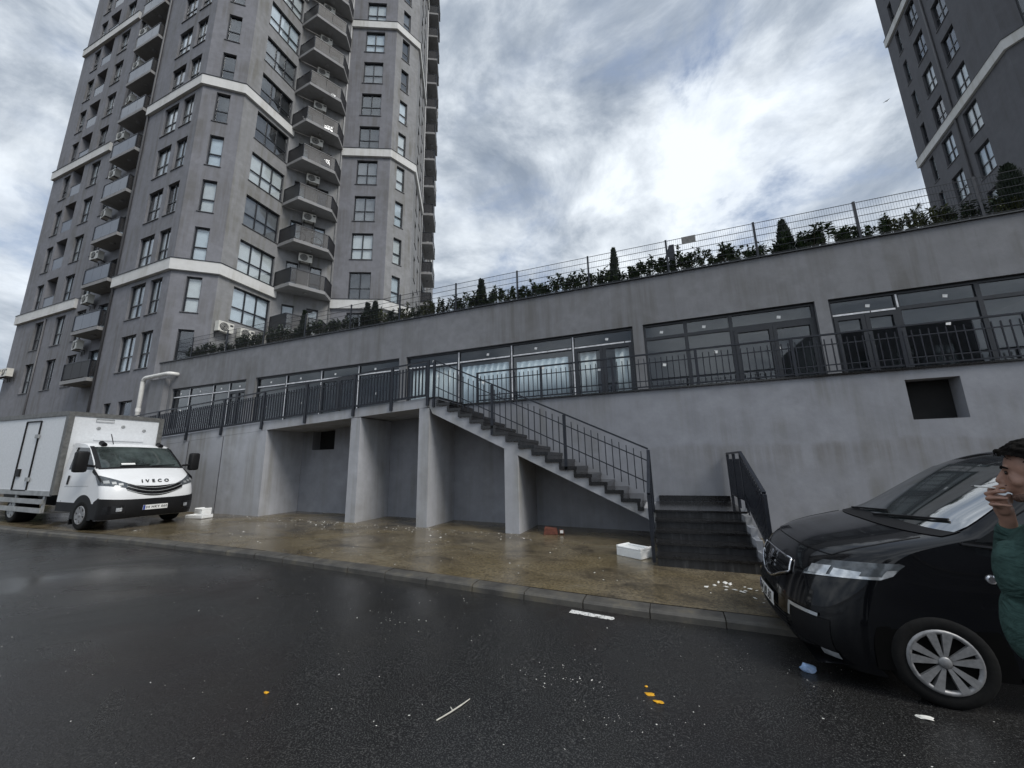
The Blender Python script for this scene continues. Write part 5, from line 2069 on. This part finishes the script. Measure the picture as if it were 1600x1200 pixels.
# local frame: +X forward (where the face looks), +Y the person's left, Z up
man = thing('person', 'person in a green hooded jacket drawing on a cigarette beside the black van', 'person', (1.522, 2.447, ground_z(1.5)), (0, 0, radians(150)), local=True)
ZH = 1.62                      # centre of the head above the ground
head = [('e', (-0.012, 0, ZH + 0.035), (0.098, 0.078, 0.098)), ('e', (0.030, 0, ZH - 0.02), (0.062, 0.062, 0.085)), ('c', (0.045, 0, ZH - 0.088), 0.030, (0.062, 0, ZH - 0.098), 0.020),
        ('c', (-0.005, 0.045, ZH - 0.062), 0.024, (0.048, 0.022, ZH - 0.095), 0.020), ('c', (-0.005, -0.045, ZH - 0.062), 0.024, (0.048, -0.022, ZH - 0.095), 0.020),
        ('c', (0.088, 0, ZH + 0.012), 0.010, (0.108, 0, ZH - 0.026), 0.012), ('c', (0.100, 0, ZH - 0.030), 0.012, (0.088, 0, ZH - 0.036), 0.015),
        ('c', (0.078, 0.030, ZH + 0.030), 0.012, (0.082, -0.030, ZH + 0.030), 0.012), ('c', (0.086, 0.014, ZH - 0.057), 0.0085, (0.086, -0.014, ZH - 0.057), 0.0085),
        ('c', (0.083, 0.012, ZH - 0.069), 0.009, (0.083, -0.012, ZH - 0.069), 0.009),
        ('c', (0.062, 0.040, ZH - 0.010), 0.020, (0.055, 0.045, ZH - 0.03), 0.022), ('c', (0.062, -0.040, ZH - 0.010), 0.020, (0.055, -0.045, ZH - 0.03), 0.022),
        ('e', (-0.012, 0.079, ZH - 0.006), (0.018, 0.010, 0.032)), ('e', (-0.012, -0.079, ZH - 0.006), (0.018, 0.010, 0.032)),
        ('c', (-0.025, 0, ZH - 0.07), 0.054, (-0.035, 0, ZH - 0.20), 0.060)]
# right hand raised to the lips
wr = Vector((0.112, -0.040, ZH - 0.200))
pal = Vector((0.120, -0.020, ZH - 0.116))
hand = [('c', wr, 0.027, wr.lerp(pal, 0.6), 0.032), ('c', wr.lerp(pal, 0.5) + Vector((0, 0.02, 0)), 0.024, pal + Vector((0.002, 0.022, 0)), 0.026), ('c', pal, 0.028, pal + Vector((0.012, -0.012, 0.008)), 0.024)]


def finger(pts, r):
    out = []
    for i in range(len(pts) - 1):
        out.append(('c', pts[i], r * (1 - 0.1 * i), pts[i + 1], r * (1 - 0.1 * (i + 1))))
    return out


H = lambda x, y, z: (x, y, ZH + z)
K = lambda x, y, z: (x - 0.030, y, ZH + z + 0.006)
hand += finger([K(0.160, -0.030, -0.105), K(0.172, -0.012, -0.075), K(0.150, 0.006, -0.060), K(0.126, 0.010, -0.058)], 0.0108)
hand += finger([K(0.166, -0.012, -0.115), K(0.184, 0.008, -0.092), K(0.160, 0.024, -0.081), K(0.130, 0.020, -0.080)], 0.0112)
hand += finger([K(0.166, 0.004, -0.130), K(0.184, 0.024, -0.112), K(0.158, 0.040, -0.107), K(0.128, 0.036, -0.108)], 0.0108)
hand += finger([K(0.160, 0.018, -0.146), K(0.178, 0.036, -0.136), K(0.150, 0.050, -0.136), K(0.122, 0.046, -0.140)], 0.0098)
hand += finger([K(0.132, -0.045, -0.146), K(0.120, -0.040, -0.120), K(0.118, -0.024, -0.098)], 0.0120)
el = Vector((0.135, -0.175, 1.17))
sh_r, sh_l = Vector((-0.035, -0.165, 1.345)), Vector((-0.035, 0.165, 1.345))
arm_r = [('c', sh_r, 0.052, el, 0.042), ('c', el, 0.042, wr, 0.027)]
el_l, wr_l = Vector((-0.07, 0.235, 1.08)), Vector((-0.03, 0.25, 0.84))
arm_l = [('c', sh_l, 0.052, el_l, 0.042), ('c', el_l, 0.042, wr_l, 0.027), ('c', wr_l, 0.028, wr_l + Vector((0.07, -0.02, -0.03)), 0.03)]
arm_l += finger([wr_l + Vector((0.08, -0.03 + 0.018 * 0, -0.04)), wr_l + Vector((0.12, -0.04, -0.06)), wr_l + Vector((0.13, -0.045, -0.09))], 0.009)
arm_l += finger([wr_l + Vector((0.085, -0.01, -0.045)), wr_l + Vector((0.125, -0.015, -0.07)), wr_l + Vector((0.13, -0.02, -0.10))], 0.009)
arm_l += finger([wr_l + Vector((0.08, 0.01, -0.05)), wr_l + Vector((0.115, 0.01, -0.075)), wr_l + Vector((0.12, 0.005, -0.10))], 0.009)
arm_l += finger([wr_l + Vector((0.07, 0.024, -0.05)), wr_l + Vector((0.10, 0.026, -0.075)), wr_l + Vector((0.105, 0.02, -0.095))], 0.008)
arm_l += finger([wr_l + Vector((0.03, -0.03, -0.01)), wr_l + Vector((0.07, -0.06, -0.01)), wr_l + Vector((0.10, -0.065, -0.02))], 0.010)
torso = [('c', (-0.025, -0.10, 1.34), 0.085, (-0.025, 0.10, 1.34), 0.085), ('e', (0.012, 0, 1.22), (0.12, 0.165, 0.16)), ('e', (0.015, 0, 1.0), (0.115, 0.15, 0.18)), ('e', (0.0, 0, 0.86), (0.115, 0.16, 0.10))]
legs = []
for s in (-1, 1):
    hip, kn, an = Vector((-0.02, 0.085 * s, 0.85)), Vector((0.02 + 0.02 * s, 0.095 * s, 0.46)), Vector((-0.03 + 0.03 * s, 0.10 * s, 0.08))
    legs += [('c', hip, 0.082, kn, 0.056), ('c', kn, 0.056, an, 0.036), ('c', an + Vector((-0.02, 0, -0.04)), 0.034, an + Vector((0.14, 0, -0.052)), 0.026)]
body = blob(head + hand + arm_r + arm_l + torso + legs, 'body', 'skin', man, 0.0052, 3)
grow = lambda ps, g: [(p[0], p[1], p[2] + g, p[3], p[4] + g) if p[0] == 'c' else ('e', p[1], tuple(x + g for x in p[2])) for p in ps]
coat = grow(torso, 0.028) + [('c', sh_r, 0.085, el, 0.070), ('c', el, 0.070, wr + (el - wr) * 0.22, 0.046), ('c', sh_l, 0.088, el_l, 0.072), ('c', el_l, 0.072, wr_l + (el_l - wr_l) * 0.2, 0.048),
                             ('e', (0.145, 0.06, 0.99), (0.065, 0.09, 0.14)), ('e', (0.145, -0.06, 0.99), (0.065, 0.09, 0.14)), ('e', (0.135, 0.05, 1.20), (0.06, 0.10, 0.14)),
                             ('c', (-0.10, -0.06, 1.43), 0.055, (-0.10, 0.06, 1.43), 0.055), ('c', (-0.09, 0.075, 1.43), 0.045, (0.035, 0.06, 1.375), 0.036), ('c', (-0.09, -0.075, 1.43), 0.045, (0.035, -0.06, 1.375), 0.036),
                             ('c', (0.005, -0.12, 0.80), 0.05, (0.005, 0.12, 0.80), 0.05)]
blob(coat, 'hoodie', 'hoodie', man, 0.008, 9)
blob(grow([l for i, l in enumerate(legs) if i % 3 != 2], 0.022) + [('e', (-0.02, 0, 0.87), (0.125, 0.17, 0.10))], 'trousers', 'trousers', man, 0.012, 2)
shoes = [l for i, l in enumerate(legs) if i % 3 == 2]
for s in grow(shoes, 0.014):
    blob([s], 'shoe', 'shoe', man, 0.009, 1)
hr = random.Random(4)
hairp = [('e', (-0.018, 0, ZH + 0.055), (0.102, 0.084, 0.090)), ('e', (-0.055, 0, ZH + 0.02), (0.062, 0.078, 0.085))]
for i in range(420):
    a = hr.uniform(0, 2 * pi)
    e = hr.uniform(0.05, 1.5)
    x_, y_, z_ = -0.012 + 0.108 * cos(a) * cos(e), 0.088 * sin(a) * cos(e), ZH + 0.062 + 0.088 * sin(e)
    if x_ > 0.075 and z_ < ZH + 0.085:
        z_ = ZH + 0.080 + hr.uniform(0, 0.025)
    hairp.append(('e', (x_, y_, z_), (hr.uniform(0.007, 0.014),) * 3))
hairo = blob(hairp, 'hair', 'hair', man, 0.0045, 0)
cut = hairo.data
bm = bmesh.new()
bm.from_mesh(cut)
# hairline: bare forehead and temples in front of the ears
kill = [v for v in bm.verts if v.co.x > 0.012 and v.co.z < ZH + 0.058 + 0.35 * (v.co.x - 0.012) + 0.010 * sin(v.co.y * 190 + v.co.x * 90)]
bmesh.ops.delete(bm, geom=kill, context='VERTS')
kill = [v for v in bm.verts if v.co.z < ZH + 0.01 and v.co.x > -0.035]
bmesh.ops.delete(bm, geom=kill, context='VERTS')
bm.to_mesh(cut)
bm.free()
jaw = [(p[0], p[1], p[2] + 0.0016, p[3], p[4] + 0.0016) for p in head[2:5]] + [('c', (0.030, 0.052, ZH - 0.045), 0.0135, (-0.006, 0.062, ZH - 0.015), 0.0125), ('c', (0.030, -0.052, ZH - 0.045), 0.0135, (-0.006, -0.062, ZH - 0.015), 0.0125),
       ('c', (0.091, 0.016, ZH - 0.046), 0.0052, (0.091, -0.016, ZH - 0.046), 0.0052)]
blob(jaw, 'beard', 'stubble', man, 0.004, 1)
for s in (-1, 1):
    q = MB()
    q.lathe([(0.0078, -0.004), (0.0078, 0.004)], (0.082, 0.031 * s, ZH + 0.010), 'x', 12)
    q.build('eye', 'eye', man, True)
    q = MB()
    q.tube([(0.092, 0.014 * s, ZH + 0.030), (0.090, 0.032 * s, ZH + 0.036), (0.074, 0.050 * s, ZH + 0.030)], [0.005, 0.006, 0.003], 6)
    q.build('eyebrow', 'hair', man)
cg = thing('cigarette', 'white cigarette held at the lips of the person by the van', 'cigarette', (1.522, 2.447, ground_z(1.5)), (0, 0, radians(150)), local=True)
q = MB()
q.tube([H(0.112, 0.008, -0.060), H(0.185, 0.016, -0.052)], 0.0042, 8)
q.build('paper', 'cigarette', cg, True)
q = MB()
q.tube([H(0.092, 0.005, -0.062), H(0.1115, 0.008, -0.060)], 0.0044, 8)
q.build('filter', 'cigarette_filter', cg, True)
q = MB()
q.tube([H(0.1855, 0.016, -0.052), H(0.196, 0.0172, -0.051)], 0.0040, 8)
q.build('ash', 'sign_grey', cg, True)

# ------------------------------------------------------------------ things lying about
def foam_box(label, x, y, rz, w, d, h, tilt=(0, 0), z=None):
    t = thing('foam_box', label, 'box', (x, y, (ground_z(x) + PAVE) if z is None else z), (tilt[0], tilt[1], rz), local=True)
    b = MB()
    t_ = 0.04
    b.box(-w / 2, w / 2, -d / 2, d / 2, 0.0, h * 0.75)
    b.build('tub', 'styrofoam', t, bevel=0.012)
    for sx in (-1, 1):
        q = MB()
        q.box(min(sx * w / 2, sx * (w / 2 - t_)), max(sx * w / 2, sx * (w / 2 - t_)), -d / 2, d / 2, h * 0.751, h)
        q.build('end_wall', 'styrofoam', t, bevel=0.01)
        q = MB()
        q.box(-w / 2 + t_ + 0.001, w / 2 - t_ - 0.001, min(sx * d / 2, sx * (d / 2 - t_)), max(sx * d / 2, sx * (d / 2 - t_)), h * 0.751, h * 0.93)
        q.build('side_wall', 'styrofoam', t, bevel=0.01)
    return t


foam_box('white polystyrene fish box lying at the foot of the stairs', -0.60, 7.33, radians(-33), 0.50, 0.33, 0.17)
foam_box('thin white foam slab on the pavement beside the truck wheel', -12.75, 7.72, radians(8), 0.62, 0.34, 0.10)
foam_box('small white foam box behind the truck front wheel', -13.1, 8.02, radians(-5), 0.42, 0.26, 0.24)


def lump(name, label, cat, x, y, z, r, m, seed, flat=0.5, n=2):
    bm = bmesh.new()
    bmesh.ops.create_icosphere(bm, subdivisions=n, radius=1.0)
    rr = random.Random(seed)
    for v in bm.verts:
        k = rr.uniform(0.72, 1.15)
        v.co = Vector((v.co.x * r[0] * k, v.co.y * r[1] * k, max(-0.4, v.co.z) * r[2] * k + r[2] * 0.35))
    me = bpy.data.meshes.new(name)
    bm.to_mesh(me)
    bm.free()
    me.materials.append(M[m])
    o = put(name, me, None, (x, y, z))
    return tag(o, label, cat)


br = thing('brick_rubble', 'broken red brick with a pale end beside the third buttress', 'brick', (-2.45, 8.8, ground_z(-2.45) + PAVE), (0, 0, 0.3), local=True)
q = MB()
q.hexa([(-0.2, -0.09, 0.0), (0.12, -0.10, 0.0), (0.14, 0.08, 0.0), (-0.18, 0.10, 0.0), (-0.17, -0.07, 0.15), (0.10, -0.08, 0.12), (0.11, 0.06, 0.13), (-0.15, 0.08, 0.16)])
q.build('brick', 'brick_red', br, bevel=0.01)
q = MB()
q.hexa([(0.145, -0.06, 0.0), (0.27, -0.05, 0.0), (0.26, 0.07, 0.0), (0.15, 0.08, 0.0), (0.15, -0.05, 0.09), (0.25, -0.04, 0.10), (0.24, 0.05, 0.09), (0.155, 0.06, 0.10)])
q.build('fragment', 'brick_red', br, bevel=0.008)
q = MB()
q.box(0.17, 0.24, -0.075, -0.062, 0.03, 0.09)
q.build('paper_scrap', 'sticker', br)
lump('crushed_bottle', 'crumpled clear blue plastic bottle on the road before the van', 'bottle', 0.95, 4.17, ground_z(0.95) + 0.004, (0.055, 0.045, 0.04), 'bottle_blue', 3)
lump('paper_wad', 'torn white paper on the road under the van wheel', 'paper', 1.47, 3.74, ground_z(1.47) + 0.003, (0.05, 0.03, 0.008), 'litter_white', 8)
for (x_, y_, a, b, lab, sd_) in ((-0.245, 3.375, 0.040, 0.022, 'larger yellow squashed peel on the road in front of the van', 11), (-0.185, 3.30, 0.038, 0.020, 'second yellow peel touching the larger one on the road', 12),
                                 (-0.275, 3.47, 0.012, 0.009, 'yellow crumb just behind the two squashed peels', 13), (-2.91, 2.39, 0.024, 0.013, 'single yellow leaf scrap on the wet road at left', 14)):
    lump('yellow_peel', lab, 'litter', x_, y_, ground_z(x_) + 0.002, (a, b, 0.006), 'yellow_peel', sd_)
tg = thing('twig', 'pale forked twig lying on the road', 'twig', (-1.5, 2.7, ground_z(-1.5)))
q = MB()
z_ = ground_z(-1.5) + 0.006
q.tube([(-1.555, 2.565, z_), (-1.51, 2.66, z_ + 0.003), (-1.475, 2.76, z_ + 0.004), (-1.455, 2.85, z_)], [0.004, 0.005, 0.005, 0.003], 6)
q.build('stem', 'twig', tg)
q = MB()
q.tube([(-1.50, 2.685, z_ + 0.003), (-1.535, 2.715, z_ + 0.004)], [0.004, 0.003], 5)
q.build('side_shoot', 'twig', tg)

# paper flakes, foam crumbs and grit that nobody could count
lr_ = random.Random(21)
lit = MB()


def flake(x, y, z, s):
    a = lr_.uniform(0, 6.28)
    k = lr_.uniform(0.4, 1.0)
    c, d = cos(a) * s, sin(a) * s
    h = s * 0.25
    lit.add([(x - c, y - d, z), (x + d * k, y - c * k, z + h * 0.4), (x + c, y + d, z + h), (x - d * k, y + c * k, z + h * 0.6), (x, y, z + h * 1.3)], [(0, 1, 4), (1, 2, 4), (2, 3, 4), (3, 0, 4)])


for i in range(380):
    if lr_.random() < 0.55:
        cx = lr_.choice([-8.4, -7.0, -5.9, -5.2, -3.4, -11.2, -9.8])
        x_, y_ = cx + lr_.gauss(0, 0.6), 8.5 - abs(lr_.gauss(0, 0.35))
    else:
        x_ = lr_.uniform(-13, 1.5)
        y_ = lr_.uniform(5.4, 8.4)
    if -0.25 < x_ < 1.35 and y_ > 6.7:
        continue
    flake(x_, y_, ground_z(x_) + PAVE + 0.003, abs(lr_.gauss(0.006, 0.009)) + 0.004)
for i in range(26):
    flake(lr_.gauss(0.75, 0.22), lr_.gauss(5.95, 0.2), ground_z(0.8) + PAVE + 0.004, lr_.uniform(0.012, 0.05))
for i in range(650):
    x_ = lr_.uniform(-9, 2.4)
    y_ = lr_.uniform(0.9, 4.8)
    flake(x_, y_, ground_z(x_) + 0.002, abs(lr_.gauss(0.0, 0.0028)) + 0.0014)
for (cx, cy, n) in ((-0.9, 3.35, 60), (-0.35, 3.0, 40), (-2.9, 3.9, 40), (0.9, 2.6, 60), (1.3, 3.0, 50), (0.3, 2.2, 30)):
    for i in range(n):
        x_, y_ = lr_.gauss(cx, 0.22), lr_.gauss(cy, 0.12)
        flake(x_, y_, ground_z(x_) + 0.002, abs(lr_.gauss(0.0, 0.003)) + 0.0016)
tag(lit.build('litter', 'litter_white', fix=False), 'scattered white paper flakes and foam crumbs on road and pavement', 'litter', kind='stuff')

bd = thing('bird', 'tiny dark bird gliding in the clouds left of the right tower', 'bird', (25.78, 46.65, 38.86), (0.2, 0.1, 0.5), local=True)
q = MB()
q.tube([(-0.22, 0, 0), (-0.05, 0, 0.01), (0.12, 0, 0.02), (0.22, 0, 0.03)], [0.01, 0.06, 0.05, 0.015], 8)
q.build('trunk', 'hair', bd, True)
for sgn in (-1, 1):
    q = MB()
    q.add([(0.10, 0.02 * sgn, 0.02), (0.12, 0.30 * sgn, 0.10), (-0.05, 0.62 * sgn, 0.06), (-0.06, 0.28 * sgn, 0.07), (-0.10, 0.02 * sgn, 0.01), (0.0, 0.3 * sgn, 0.105)], [(0, 1, 5), (1, 2, 5), (2, 3, 5), (3, 4, 5), (4, 0, 5)])
    q.build('wing', 'hair', bd)
bd.scale = (0.6, 0.6, 0.6)
